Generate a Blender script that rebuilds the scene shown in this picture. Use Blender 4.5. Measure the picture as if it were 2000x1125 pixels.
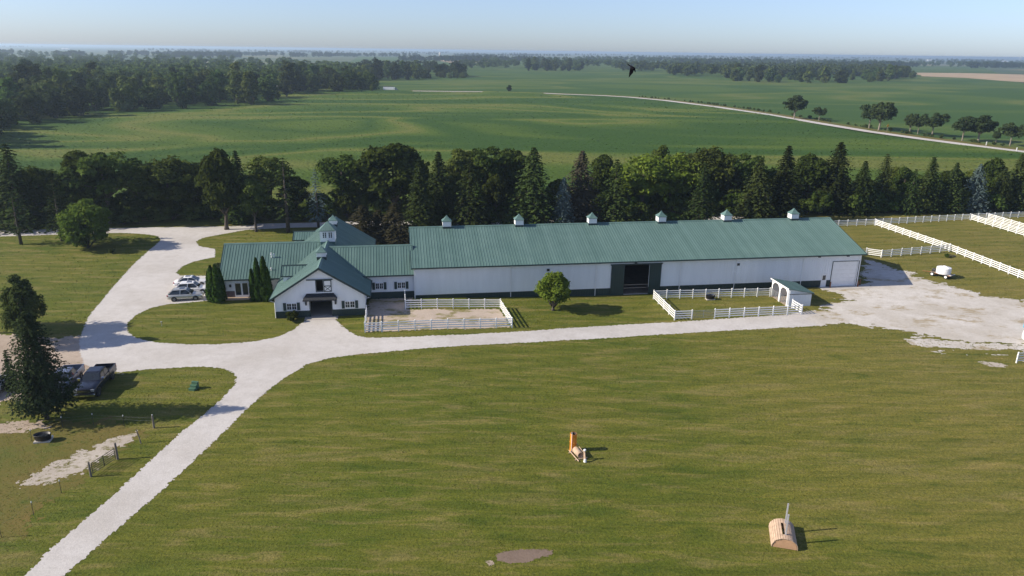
import bpy, bmesh, math, random
import numpy as np
from mathutils import Vector, Matrix, Quaternion, geometry, noise

for o in list(bpy.data.objects): bpy.data.objects.remove(o)
scene = bpy.context.scene
COL = scene.collection
R = math.radians
# ------------------------------------------------------------------ camera
F, CH, HY, ROLL = 1413.0, 34.0, 99.0, R(0.76)
PIT = math.atan((562.5 - HY) / F)
cam = bpy.data.cameras.new('camera'); camo = bpy.data.objects.new('camera', cam); COL.objects.link(camo)
_c, _s = math.cos(ROLL), math.sin(ROLL)
r0 = Vector((1, 0, 0)); u0 = Vector((0, math.sin(PIT), math.cos(PIT))); f0 = Vector((0, math.cos(PIT), -math.sin(PIT)))
rr = r0 * _c + u0 * _s; uu = u0 * _c - r0 * _s
camo.matrix_world = Matrix(((rr.x, uu.x, -f0.x, 0), (rr.y, uu.y, -f0.y, 0), (rr.z, uu.z, -f0.z, CH), (0, 0, 0, 1)))
cam.sensor_width = 36; cam.lens = 36 * F / 2000; cam.clip_start = 0.1; cam.clip_end = 90000
scene.camera = camo
# ------------------------------------------------------------------ sky, sun, exposure
SUN_AZ, SUN_EL = R(8.3), R(31)          # direction the shadows run (from +X towards +Y), height of the sun
world = bpy.data.worlds.new('World'); scene.world = world; world.use_nodes = True
wn = world.node_tree.nodes; wl = world.node_tree.links
sky = wn.new('ShaderNodeTexSky'); sky.sky_type = 'NISHITA'; sky.sun_disc = False
sky.sun_elevation = SUN_EL; sky.sun_rotation = math.atan2(-math.cos(SUN_AZ), -math.sin(SUN_AZ))
sky.altitude = 250; sky.air_density = 0.9; sky.dust_density = 0.6; sky.ozone_density = 10.0
wn['Background'].inputs['Strength'].default_value = 0.1
hsv = wn.new('ShaderNodeHueSaturation'); hsv.inputs['Saturation'].default_value = 0.78     # milky summer sky
wl.new(sky.outputs[0], hsv.inputs['Color']); tint = wn.new('ShaderNodeMix'); tint.data_type = 'RGBA'; tint.blend_type = 'MULTIPLY'; tint.inputs[0].default_value = 1.0; tint.inputs[7].default_value = (1.0, 0.92, 0.91, 1)
wl.new(hsv.outputs[0], tint.inputs[6]); wl.new(tint.outputs[2], wn['Background'].inputs['Color'])
sun = bpy.data.lights.new('sun', 'SUN'); sun.energy = 3.9; sun.angle = R(0.5); sun.color = (1.0, 0.9, 0.75)
suno = bpy.data.objects.new('sun', sun); COL.objects.link(suno)
S = Vector((-math.cos(SUN_AZ) * math.cos(SUN_EL), -math.sin(SUN_AZ) * math.cos(SUN_EL), math.sin(SUN_EL)))
suno.rotation_euler = (-S).to_track_quat('-Z', 'Y').to_euler(); suno.location = (-60, 0, 60)
vs = scene.view_settings; vs.view_transform = 'Standard'; vs.look = 'None'; vs.exposure = 0.9; vs.gamma = 1.0; vs.use_curve_mapping = False
scene.render.engine = 'CYCLES'

# ------------------------------------------------------------------ pixel -> place
def ray(px, py):
    u = px - 1000; v = py - 562.5
    x = _c * u + _s * v; y = -_s * u + _c * v
    return f0 + r0 * (x / F) - u0 * (y / F)
def g(px, py, z=0.0):
    d = ray(px, py); t = (z - CH) / d.z
    return Vector((0, 0, CH)) + d * t
PSI = R(9.0)                            # the farm buildings, pens and tree belt share one grid turned by 9 degrees
U = Vector((math.cos(PSI), math.sin(PSI), 0)); V = Vector((-math.sin(PSI), math.cos(PSI), 0))
O = Vector((-13.92, 98.18, 0))
def hzu(u): return -0.6 * min(1.0, max(0.0, (u - 2) / 24.0))
def hz(x, y): return hzu((Vector((x, y, 0)) - O).dot(U))
def G(px, py, dz=0.0):
    z = 0.0
    for _ in range(4):
        p = g(px, py, z + dz); z = hz(p.x, p.y)
    return Vector((p.x, p.y, z + dz))
def L2W(u, v, z=0.0): return O + U * u + V * v + Vector((0, 0, z))
def onv(px, py, v):
    d = ray(px, py); c = Vector((0, 0, CH)) - O
    t = (v - c.dot(V)) / d.dot(V); p = c + d * t
    return p.dot(U), p.z
def loc(px, py, z=0.0):
    p = g(px, py, z) - O; return p.dot(U), p.dot(V)

# ------------------------------------------------------------------ materials
def nodes_of(name):
    m = bpy.data.materials.new(name); m.use_nodes = True
    nt = m.node_tree; return m, nt, nt.nodes['Principled BSDF']
def N(nt, t, **kw):
    n = nt.nodes.new(t)
    for k, v in kw.items():
        if k in n.inputs: n.inputs[k].default_value = v
        else: setattr(n, k, v)
    return n
def ramp(nt, fac, stops):
    r = nt.nodes.new('ShaderNodeValToRGB'); e = r.color_ramp.elements
    while len(e) < len(stops): e.new(0.5)
    for i, (p, c) in enumerate(stops): e[i].position = p; e[i].color = (*c, 1)
    nt.links.new(fac, r.inputs[0]); return r.outputs[0]
def mixc(nt, fac, a, b, bt='MIX'):
    m = nt.nodes.new('ShaderNodeMix'); m.data_type = 'RGBA'; m.blend_type = bt
    for i, x in ((0, fac), (6, a), (7, b)):
        if isinstance(x, (int, float)): m.inputs[i].default_value = x
        elif isinstance(x, tuple): m.inputs[i].default_value = (*x, 1)
        else: nt.links.new(x, m.inputs[i])
    return m.outputs[2]
def posn(nt, scale, detail=3.0, rough=0.55, sx=(1, 1, 1), rot=0.0, dist=0.0, obj=False):
    tc = nt.nodes.new('ShaderNodeTexCoord') if obj else nt.nodes.new('ShaderNodeNewGeometry')
    mp = nt.nodes.new('ShaderNodeMapping'); mp.inputs['Scale'].default_value = sx; mp.inputs['Rotation'].default_value = (0, 0, rot)
    nt.links.new(tc.outputs['Object' if obj else 'Position'], mp.inputs[0])
    n = N(nt, 'ShaderNodeTexNoise'); n.inputs['Scale'].default_value = scale; n.inputs['Detail'].default_value = detail
    n.inputs['Roughness'].default_value = rough; n.inputs['Distortion'].default_value = dist
    nt.links.new(mp.outputs[0], n.inputs['Vector']); return n.outputs['Fac']
def bump(nt, p, h, strength, dist):
    b = nt.nodes.new('ShaderNodeBump'); b.inputs['Strength'].default_value = strength; b.inputs['Distance'].default_value = dist
    nt.links.new(h, b.inputs['Height']); nt.links.new(b.outputs[0], p.inputs['Normal'])
def sc(c, k): return tuple(min(1, x * k) for x in c)
def mk(name, c, rough=0.7, var=0.12, scale=2.0, metal=0.0, bmp=0.0, sx=(1, 1, 1), spec=0.5):
    m, nt, p = nodes_of(name)
    n = posn(nt, scale, 4.0, 0.6, sx)
    nt.links.new(ramp(nt, n, [(0.3, sc(c, 1 - var)), (0.7, sc(c, 1 + var))]), p.inputs['Base Color'])
    p.inputs['Roughness'].default_value = rough; p.inputs['Metallic'].default_value = metal
    p.inputs['Specular IOR Level'].default_value = spec
    if bmp: bump(nt, p, posn(nt, scale * 4, 3), bmp, 0.05)
    return m
M = {}
M['white_steel'] = mk('white_steel', (0.78, 0.8, 0.82), 0.5, 0.05, 0.5, sx=(2.0, 2.0, 0.25))
M['white_paint'] = mk('white_paint', (0.8, 0.8, 0.79), 0.5, 0.04, 1.5)
M['vinyl'] = mk('white_vinyl', (0.82, 0.82, 0.8), 0.42, 0.03, 1.0)
M['roof'] = mk('green_roof_steel', (0.095, 0.165, 0.148), 0.5, 0.1, 0.5, sx=(1, 1, 0.4), spec=0.35)
def mat_roof(name, sx):
    m, nt, p = nodes_of(name)
    a = posn(nt, 1.0, 0.0, 0.5, sx, obj=True); b = posn(nt, 0.35, 5, 0.65, obj=True)
    c = ramp(nt, a, [(0.3, (0.084, 0.15, 0.134)), (0.7, (0.105, 0.178, 0.16))])
    c = mixc(nt, 1.0, c, ramp(nt, b, [(0.3, (0.88, 0.9, 0.9)), (0.5, (1, 1, 1)), (0.75, (1.14, 1.1, 1.08))]), 'MULTIPLY')
    nt.links.new(c, p.inputs['Base Color']); p.inputs['Roughness'].default_value = 0.5; p.inputs['Specular IOR Level'].default_value = 0.35
    return m
M['roof'] = mat_roof('green_roof_steel', (1.1, 0.02, 0.02)); M['roof_side'] = mat_roof('green_roof_steel_side', (0.02, 1.1, 0.02))
M['dark_green'] = mk('dark_green_steel', (0.014, 0.036, 0.036), 0.5, 0.1, 1.0)
M['interior'] = mk('dim_interior', (0.10, 0.085, 0.07), 0.9, 0.2, 1.0)  # dark base colour carries the gloom seen through the stable doorway
M['sand'] = mk('arena_sand', (0.2, 0.16, 0.12), 0.95, 0.2, 1.0)
M['stone'] = mk('dark_red_stone', (0.13, 0.095, 0.1), 0.85, 0.35, 5.0, bmp=0.3)
M['glass'] = mk('window_glass', (0.02, 0.025, 0.03), 0.06, 0.1, 1.0, spec=0.8)
M['shingle'] = mk('black_shingle', (0.02, 0.022, 0.026), 0.85, 0.3, 6.0)
M['concrete'] = mk('concrete', (0.42, 0.39, 0.35), 0.9, 0.12, 0.8)
M['wood'] = mk('weathered_wood', (0.36, 0.27, 0.19), 0.85, 0.25, 3.0, sx=(1, 8, 8))
M['bark'] = mk('bark', (0.075, 0.06, 0.048), 0.95, 0.35, 3.0, bmp=0.4)
M['bark_pale'] = mk('bark_pale', (0.2, 0.17, 0.14), 0.95, 0.3, 3.0)
M['rubber'] = mk('black_rubber', (0.015, 0.015, 0.016), 0.8, 0.2, 4.0)
M['plastic_black'] = mk('black_plastic', (0.012, 0.012, 0.014), 0.45, 0.2, 4.0)
M['steel'] = mk('galvanised_steel', (0.42, 0.44, 0.46), 0.4, 0.1, 3.0, metal=0.7)
M['black_steel'] = mk('black_steel', (0.02, 0.021, 0.023), 0.5, 0.2, 3.0)
M['chrome'] = mk('chrome', (0.75, 0.76, 0.78), 0.12, 0.02, 3.0, metal=1.0)
M['rust'] = mk('rusty_steel', (0.2, 0.075, 0.03), 0.85, 0.35, 4.0)
M['orange'] = mk('orange_drum', (0.75, 0.24, 0.02), 0.45, 0.1, 3.0)
M['tan'] = mk('tan_log', (0.46, 0.33, 0.23), 0.85, 0.2, 3.0)
M['tan_end'] = mk('tan_board', (0.47, 0.28, 0.16), 0.8, 0.12, 2.0)
M['post_grey'] = mk('grey_post', (0.36, 0.36, 0.38), 0.7, 0.15, 4.0)
M['fence_wood'] = mk('grey_fence_wood', (0.17, 0.145, 0.12), 0.95, 0.3, 4.0)
M['thin_wire'] = mk('thin_wire', (0.3, 0.3, 0.29), 0.6, 0.1, 4.0)
M['wire'] = mk('white_wire', (0.6, 0.6, 0.58), 0.5, 0.05, 4.0)
M['poly_tank'] = mk('white_poly_tank', (0.78, 0.77, 0.77), 0.4, 0.03, 1.0)
M['paint_navy'] = mk('navy_truck_paint', (0.018, 0.022, 0.038), 0.22, 0.1, 2.0, metal=0.3, spec=0.7)
M['paint_grey'] = mk('steel_blue_truck_paint', (0.19, 0.22, 0.29), 0.25, 0.1, 2.0, metal=0.4, spec=0.7)
M['paint_silver'] = mk('pale_gold_silver_paint', (0.52, 0.51, 0.47), 0.25, 0.05, 2.0, metal=0.5)
M['paint_white'] = mk('white_car_paint', (0.8, 0.8, 0.8), 0.22, 0.02, 2.0, spec=0.7)
M['lamp_clear'] = mk('clear_lamp', (0.6, 0.62, 0.64), 0.12, 0.05, 2.0, metal=0.5)
M['lamp_red'] = mk('red_lamp', (0.35, 0.01, 0.01), 0.2, 0.05, 2.0)
M['yellow'] = mk('yellow_sign', (0.75, 0.38, 0.02), 0.5, 0.05, 2.0)
M['step_green'] = mk('green_step_block', (0.05, 0.12, 0.07), 0.6, 0.15, 2.0)
M['feather'] = mk('dark_feathers', (0.006, 0.006, 0.009), 0.9, 0.2, 30.0, spec=0.1)
M['red_barn'] = mk('red_barn_paint', (0.25, 0.05, 0.035), 0.7, 0.15, 1.0)
M['grey_metal'] = mk('pale_metal_roof', (0.7, 0.7, 0.68), 0.45, 0.06, 1.0)
M['blue_plastic'] = mk('blue_plastic', (0.06, 0.35, 0.55), 0.5, 0.05, 2.0)

def mat_lawn():
    m, nt, p = nodes_of('mown_grass')
    big = posn(nt, 0.045, 4, 0.6); mid = posn(nt, 0.55, 5, 0.65, (0.7, 1.3, 1)); fine = posn(nt, 5.5, 4, 0.75); patch = posn(nt, 0.16, 4, 0.6, (0.6, 1.5, 1), 0.12)
    green = (0.064, 0.096, 0.009); olive = (0.115, 0.12, 0.018); tan = (0.215, 0.172, 0.068)
    c = ramp(nt, big, [(0.33, green), (0.62, olive)])
    c = mixc(nt, ramp(nt, mid, [(0.36, (0, 0, 0)), (0.68, (0.62, 0.62, 0.62))]), c, olive)
    c = mixc(nt, ramp(nt, patch, [(0.6, (0, 0, 0)), (0.74, (0.5, 0.5, 0.5))]), c, tan)
    c = mixc(nt, ramp(nt, patch, [(0.26, (0.6, 0.6, 0.6)), (0.42, (0, 0, 0))]), c, (0.058, 0.094, 0.012))
    gd = nt.nodes.new('ShaderNodeNewGeometry'); sx_ = nt.nodes.new('ShaderNodeSeparateXYZ'); nt.links.new(gd.outputs['Position'], sx_.inputs[0])
    mr = nt.nodes.new('ShaderNodeMapRange'); mr.inputs['From Min'].default_value = 2; mr.inputs['From Max'].default_value = 55; mr.inputs['To Max'].default_value = 0.62; mr.interpolation_type = 'SMOOTHSTEP'
    nt.links.new(sx_.outputs['X'], mr.inputs['Value'])
    c = mixc(nt, mr.outputs[0], c, (0.165, 0.142, 0.036))         # the lawn is drier towards the yard
    st = posn(nt, 0.5, 6, 0.72, (0.3, 1.5, 1), R(-9), 0.6)
    c = mixc(nt, ramp(nt, st, [(0.5, (0, 0, 0)), (0.64, (0.62, 0.62, 0.62))]), c, (0.205, 0.168, 0.062))
    c = mixc(nt, ramp(nt, st, [(0.33, (0.7, 0.7, 0.7)), (0.46, (0, 0, 0))]), c, (0.048, 0.076, 0.008))
    s2 = posn(nt, 1.0, 4, 0.7, (0.05, 2.0, 1), R(-9), 0.0)
    c = mixc(nt, 1.0, c, ramp(nt, s2, [(0.3, (0.84, 0.87, 0.84)), (0.5, (1, 1, 1)), (0.7, (1.18, 1.15, 1.12))]), 'MULTIPLY')
    # mowing passes: long gently curved bands
    geo = nt.nodes.new('ShaderNodeNewGeometry'); mp = nt.nodes.new('ShaderNodeMapping'); mp.inputs['Rotation'].default_value = (0, 0, R(-14))
    nt.links.new(geo.outputs['Position'], mp.inputs[0])
    w = nt.nodes.new('ShaderNodeTexWave'); w.bands_direction = 'Y'; w.inputs['Scale'].default_value = 0.13; w.inputs['Distortion'].default_value = 7.0
    w.inputs['Detail'].default_value = 3.0; w.inputs['Detail Scale'].default_value = 0.16
    nt.links.new(mp.outputs[0], w.inputs['Vector'])
    c = mixc(nt, 1.0, c, ramp(nt, w.outputs['Fac'], [(0.0, (0.93, 0.95, 0.93)), (0.6, (1.0, 1.0, 1.0)), (1.0, (1.08, 1.05, 1.05))]), 'MULTIPLY')
    c = mixc(nt, 1.0, c, ramp(nt, fine, [(0.25, (0.5, 0.55, 0.5)), (0.5, (1, 1, 1)), (0.78, (1.6, 1.5, 1.45))]), 'MULTIPLY')
    nt.links.new(c, p.inputs['Base Color']); p.inputs['Roughness'].default_value = 0.95; p.inputs['Specular IOR Level'].default_value = 0.15
    bump(nt, p, posn(nt, 4.0, 4, 0.8), 0.7, 0.12)
    return m
def mat_gravel(name, c1, c2, weed=0.0, weedscale=0.2, wc=(0.15, 0.14, 0.05)):
    m, nt, p = nodes_of(name)
    big = posn(nt, 0.12, 5, 0.65); fine = posn(nt, 6.0, 4, 0.8); mid = posn(nt, 0.9, 4, 0.7)
    c = ramp(nt, big, [(0.3, c2), (0.6, c1)])
    c = mixc(nt, ramp(nt, mid, [(0.45, (0, 0, 0)), (0.75, (0.5, 0.5, 0.5))]), c, sc(c2, 0.85))
    if weed:
        wn_ = posn(nt, weedscale, 7, 0.75, (1, 1.7, 1), 0.1)
        f = ramp(nt, wn_, [(1 - weed, (0, 0, 0)), (1 - weed + 0.08, (0.9, 0.9, 0.9))])
        c = mixc(nt, f, c, wc)
    c = mixc(nt, 1.0, c, ramp(nt, fine, [(0.25, (0.78, 0.78, 0.78)), (0.6, (1, 1, 1)), (0.8, (1.12, 1.12, 1.12))]), 'MULTIPLY')
    nt.links.new(c, p.inputs['Base Color']); p.inputs['Roughness'].default_value = 0.95; p.inputs['Specular IOR Level'].default_value = 0.2
    bump(nt, p, fine, 0.5, 0.06)
    return m
M['lawn'] = mat_lawn()
M['gravel'] = mat_gravel('white_limestone_gravel', (0.55, 0.525, 0.5), (0.45, 0.42, 0.385), 0.38, 0.3, (0.4, 0.36, 0.3))
M['yard_gravel'] = mat_gravel('worn_yard_gravel', (0.58, 0.55, 0.51), (0.44, 0.4, 0.34), 0.47, 0.16, (0.33, 0.27, 0.17))
M['dirt'] = mat_gravel('tan_dirt', (0.44, 0.36, 0.29), (0.33, 0.26, 0.2), 0.4, 0.5, (0.12, 0.12, 0.03))
M['pen_dirt'] = mat_gravel('bare_pen_dirt', (0.5, 0.42, 0.35), (0.4, 0.33, 0.26), 0.5, 0.28, (0.2, 0.18, 0.06))
M['bare'] = mat_gravel('pale_bare_ground', (0.47, 0.42, 0.36), (0.37, 0.32, 0.26), 0.48, 0.7, (0.15, 0.14, 0.045))
M['mole'] = mat_gravel('grey_brown_soil', (0.235, 0.175, 0.135), (0.17, 0.125, 0.095))
M['rough_grass'] = mat_gravel('rough_paddock_grass', (0.105, 0.11, 0.02), (0.17, 0.12, 0.035), 0.45, 0.35, (0.07, 0.095, 0.014))
def mat_crop(name, d, l, t, s=1.0, hazy=1.0):
    m, nt, p = nodes_of(name)
    n = posn(nt, 0.0075 * s, 2.0, 0.4, (0.6, 1.3, 1), 0.1, 1.2)
    c = ramp(nt, n, [(0.30, l), (0.37, d), (0.46, d), (0.52, l), (0.56, t), (0.60, l), (0.68, d), (0.78, l)])
    f = posn(nt, 0.9, 4, 0.75, (1.5, 0.5, 1), -0.15)
    c = mixc(nt, 1.0, c, ramp(nt, f, [(0.28, (0.62, 0.66, 0.62)), (0.5, (1, 1, 1)), (0.75, (1.4, 1.35, 1.25))]), 'MULTIPLY')
    nt.links.new(c, p.inputs['Base Color']); p.inputs['Roughness'].default_value = 0.9; p.inputs['Specular IOR Level'].default_value = 0.15
    bump(nt, p, f, 0.5, 0.3)
    return m
M['corn'] = mat_crop('corn_canopy', (0.034, 0.078, 0.009), (0.07, 0.114, 0.014), (0.125, 0.142, 0.03))
M['beans'] = mat_crop('far_crop', (0.038, 0.082, 0.014), (0.06, 0.103, 0.017), (0.098, 0.124, 0.028), 0.8)
M['farmland'] = mat_crop('distant_farmland', (0.045, 0.075, 0.03), (0.09, 0.12, 0.05), (0.2, 0.17, 0.09), 0.2)
M['stubble'] = mk('tan_stubble', (0.34, 0.25, 0.15), 0.95, 0.2, 0.02)
def mat_leaf(name, c1, c2, hv=0.18, trans=0.3):
    m, nt, p = nodes_of(name)
    oi = nt.nodes.new('ShaderNodeObjectInfo')
    n = posn(nt, 0.55, 3, 0.6, obj=True)
    c = ramp(nt, n, [(0.35, c1), (0.65, c2)])
    hs = nt.nodes.new('ShaderNodeHueSaturation')
    mr = nt.nodes.new('ShaderNodeMapRange'); mr.inputs['To Min'].default_value = 1 - hv * 1.6; mr.inputs['To Max'].default_value = 1 + hv * 1.6
    nt.links.new(oi.outputs['Random'], mr.inputs['Value']); nt.links.new(mr.outputs[0], hs.inputs['Value'])
    mr2 = nt.nodes.new('ShaderNodeMapRange'); mr2.inputs['To Min'].default_value = 0.5 - hv * 0.09; mr2.inputs['To Max'].default_value = 0.5 + hv * 0.07
    mt = nt.nodes.new('ShaderNodeMath'); mt.operation = 'FRACT'; mu = nt.nodes.new('ShaderNodeMath'); mu.operation = 'MULTIPLY'; mu.inputs[1].default_value = 7.31
    nt.links.new(oi.outputs['Random'], mu.inputs[0]); nt.links.new(mu.outputs[0], mt.inputs[0]); nt.links.new(mt.outputs[0], mr2.inputs['Value']); nt.links.new(mr2.outputs[0], hs.inputs['Hue'])
    nt.links.new(c, hs.inputs['Color'])
    df = nt.nodes.new('ShaderNodeBsdfDiffuse'); tr = nt.nodes.new('ShaderNodeBsdfTranslucent'); mx = nt.nodes.new('ShaderNodeMixShader'); mx.inputs[0].default_value = trans
    nt.links.new(hs.outputs[0], df.inputs[0]); nt.links.new(hs.outputs[0], tr.inputs[0]); nt.links.new(df.outputs[0], mx.inputs[1]); nt.links.new(tr.outputs[0], mx.inputs[2])
    nt.links.new(mx.outputs[0], nt.nodes['Material Output'].inputs[0]); nt.nodes.remove(p)
    return m
M['leaf'] = mat_leaf('leaf_green', (0.04, 0.062, 0.013), (0.082, 0.112, 0.025), 0.24, 0.32)
M['leaf_far'] = mat_leaf('leaf_woodland', (0.036, 0.06, 0.017), (0.076, 0.108, 0.03), 0.36, 0.25)
M['leaf_light'] = mat_leaf('leaf_light_green', (0.11, 0.165, 0.022), (0.155, 0.21, 0.035), 0.05, 0.4)
M['leaf_birch'] = mat_leaf('leaf_drooping', (0.05, 0.072, 0.02), (0.085, 0.112, 0.034), 0.04)
M['leaf_oak'] = mat_leaf('leaf_oak', (0.032, 0.05, 0.02), (0.056, 0.08, 0.03), 0.1)
M['needle'] = mat_leaf('spruce_needles', (0.026, 0.042, 0.012), (0.05, 0.07, 0.02), 0.26, 0.2)
M['needle_brown'] = mat_leaf('browning_needles', (0.06, 0.052, 0.034), (0.075, 0.066, 0.046), 0.12, 0.15)
M['needle_blue'] = mat_leaf('blue_spruce_needles', (0.085, 0.125, 0.118), (0.125, 0.17, 0.158), 0.06, 0.15)
M['needle_pine'] = mat_leaf('pine_needles', (0.026, 0.04, 0.018), (0.045, 0.062, 0.026), 0.05, 0.15)
M['arbor'] = mat_leaf('arborvitae', (0.02, 0.044, 0.009), (0.038, 0.074, 0.012), 0.08, 0.15)
M['corn_leaf'] = M['corn']

# ------------------------------------------------------------------ mesh helpers
def link(o, parent=None):
    COL.objects.link(o)
    if parent is not None: o.parent = parent
    return o
def tag(o, label=None, cat=None, group=None, kind=None):
    if label: o['label'] = label
    if cat: o['category'] = cat
    if group: o['group'] = group
    if kind: o['kind'] = kind
    return o
def empty(name, label, cat, loc_=(0, 0, 0), rz=0.0, group=None):
    o = bpy.data.objects.new(name, None); o.empty_display_size = 0.3; COL.objects.link(o)
    o.location = loc_; o.rotation_euler = (0, 0, rz); return tag(o, label, cat, group)
class MB:
    def __init__(s): s.v = []; s.f = []
    def add(s, vs_, fs):
        b = len(s.v); s.v += [tuple(x) for x in vs_]; s.f += [tuple(i + b for i in f) for f in fs]; return s
    def box(s, x0, x1, y0, y1, z0, z1):
        return s.add([(x0, y0, z0), (x1, y0, z0), (x1, y1, z0), (x0, y1, z0), (x0, y0, z1), (x1, y0, z1), (x1, y1, z1), (x0, y1, z1)],
                     [(0, 3, 2, 1), (4, 5, 6, 7), (0, 1, 5, 4), (1, 2, 6, 5), (2, 3, 7, 6), (3, 0, 4, 7)])
    def hexa(s, p):   # 8 points, bottom ring then top ring
        return s.add(p, [(0, 3, 2, 1), (4, 5, 6, 7), (0, 1, 5, 4), (1, 2, 6, 5), (2, 3, 7, 6), (3, 0, 4, 7)])
    def tube(s, pts, rad, n=8, cap=True):
        pts = [Vector(p) for p in pts]
        if not hasattr(rad, '__len__'): rad = [rad] * len(pts)
        b = len(s.v)
        for i, p in enumerate(pts):
            d = (pts[min(i + 1, len(pts) - 1)] - pts[max(i - 1, 0)]).normalized()
            a = d.cross(Vector((0, 0, 1)) if abs(d.z) < 0.9 else Vector((1, 0, 0))).normalized(); c = d.cross(a)
            for k in range(n):
                t = 2 * math.pi * k / n; q = p + (a * math.cos(t) + c * math.sin(t)) * rad[i]; s.v.append(tuple(q))
        for i in range(len(pts) - 1):
            for k in range(n):
                k2 = (k + 1) % n; s.f.append((b + i * n + k, b + i * n + k2, b + (i + 1) * n + k2, b + (i + 1) * n + k))
        if cap:
            s.f.append(tuple(b + k for k in range(n))); s.f.append(tuple(b + (len(pts) - 1) * n + k for k in reversed(range(n))))
        return s
    def lathe(s, prof, n=20, axis='z', c=(0, 0, 0)):
        b = len(s.v)
        for r_, h in prof:
            for k in range(n):
                t = 2 * math.pi * k / n; x, y = r_ * math.cos(t), r_ * math.sin(t)
                p = (x, y, h) if axis == 'z' else ((x, h, y) if axis == 'y' else (h, x, y))
                s.v.append((p[0] + c[0], p[1] + c[1], p[2] + c[2]))
        for i in range(len(prof) - 1):
            for k in range(n):
                k2 = (k + 1) % n; s.f.append((b + i * n + k, b + i * n + k2, b + (i + 1) * n + k2, b + (i + 1) * n + k))
        return s
    def prism(s, poly, axis, a0, a1):   # poly in the 2 other axes, extruded along axis
        n = len(poly)
        def P(q, a): return (a, q[0], q[1]) if axis == 'x' else ((q[0], a, q[1]) if axis == 'y' else (q[0], q[1], a))
        return s.add([P(q, a0) for q in poly] + [P(q, a1) for q in poly],
                     [tuple(range(n)), tuple(range(2 * n - 1, n - 1, -1))] + [(i, i + n, (i + 1) % n + n, (i + 1) % n) for i in range(n)])
    def mesh(s, name, mat, smooth=False):
        me = bpy.data.meshes.new(name); me.from_pydata(s.v, [], s.f); me.materials.append(mat)
        bm = bmesh.new(); bm.from_mesh(me); bmesh.ops.recalc_face_normals(bm, faces=bm.faces); bm.to_mesh(me); bm.free()
        if smooth: me.polygons.foreach_set('use_smooth', [True] * len(me.polygons))
        return me
    def build(s, name, mat, parent=None, smooth=False, bevel=0.0):
        o = link(bpy.data.objects.new(name, s.mesh(name, M[mat] if isinstance(mat, str) else mat, smooth)), parent)
        if bevel:
            b = o.modifiers.new('bevel', 'BEVEL'); b.width = bevel; b.segments = 2; b.limit_method = 'ANGLE'
        return o
def np_mesh(name, verts, faces, mat):
    me = bpy.data.meshes.new(name)
    nv, nf, k = len(verts), len(faces), faces.shape[1]
    me.vertices.add(nv); me.vertices.foreach_set('co', verts.astype(np.float32).ravel())
    me.loops.add(nf * k); me.loops.foreach_set('vertex_index', faces.astype(np.int32).ravel())
    me.polygons.add(nf); me.polygons.foreach_set('loop_start', np.arange(0, nf * k, k, dtype=np.int32))
    me.materials.append(mat); me.update(); me.validate(); return me

# ------------------------------------------------------------------ the setting: ground sheets
def strip_fix(bm):
    for uu_ in (2.0, 26.0):
        geom = bm.verts[:] + bm.edges[:] + bm.faces[:]
        bmesh.ops.bisect_plane(bm, geom=geom, plane_co=O + U * uu_, plane_no=U)
def rough_line(pts, closed, step, amp, seed=0.0):
    out = []; n = len(pts)
    for i in range(n if closed else n - 1):
        a, b = pts[i], pts[(i + 1) % n]; d = (b - a); L = d.length
        k = max(1, int(L / step)); nrm = Vector((-d.y, d.x, 0)).normalized() if L > 0 else Vector((0, 0, 0))
        for j in range(k):
            p = a + d * (j / k)
            w = noise.noise(Vector((p.x * 0.45, p.y * 0.45, seed))) * 0.9 + noise.noise(Vector((p.x * 1.7, p.y * 1.7, seed + 5))) * 0.7 + noise.noise(Vector((p.x * 5, p.y * 5, seed + 9))) * 0.5
            out.append(p + nrm * (w * amp))
    return out
def catmull(pts, sub=4):
    out = []; n = len(pts)
    for i in range(n):
        p0, p1, p2, p3 = pts[i - 1], pts[i], pts[(i + 1) % n], pts[(i + 2) % n]
        for j in range(sub):
            t = j / sub
            out.append(0.5 * ((2 * p1) + (p2 - p0) * t + (2 * p0 - 5 * p1 + 4 * p2 - p3) * t * t + (3 * p1 - p0 - 3 * p2 + p3) * t ** 3))
    return out
def sheet(name, loops, zoff, mat, kind='structure', step=0.4, amp=0.22, seed=0.0, label=None, cat=None, parent=None):
    """loops: world-space outlines (first outer, then holes)"""
    ls = [rough_line([Vector((p.x, p.y, 0)) for p in l], True, step, amp, seed + i) for i, l in enumerate(loops)]
    flat = [p for l in ls for p in l]
    tris = geometry.tessellate_polygon(ls)
    bm = bmesh.new(); vs_ = [bm.verts.new(p) for p in flat]
    for t in tris:
        try: bm.faces.new([vs_[i] for i in t])
        except ValueError: pass
    strip_fix(bm)
    for v in bm.verts: v.co.z = hz(v.co.x, v.co.y) + zoff
    bmesh.ops.recalc_face_normals(bm, faces=bm.faces)
    if sum(f.normal.z for f in bm.faces) < 0: bmesh.ops.reverse_faces(bm, faces=bm.faces)
    me = bpy.data.meshes.new(name); bm.to_mesh(me); bm.free(); me.materials.append(M[mat])
    o = link(bpy.data.objects.new(name, me), parent); tag(o, label, cat, kind=kind); return o
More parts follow.
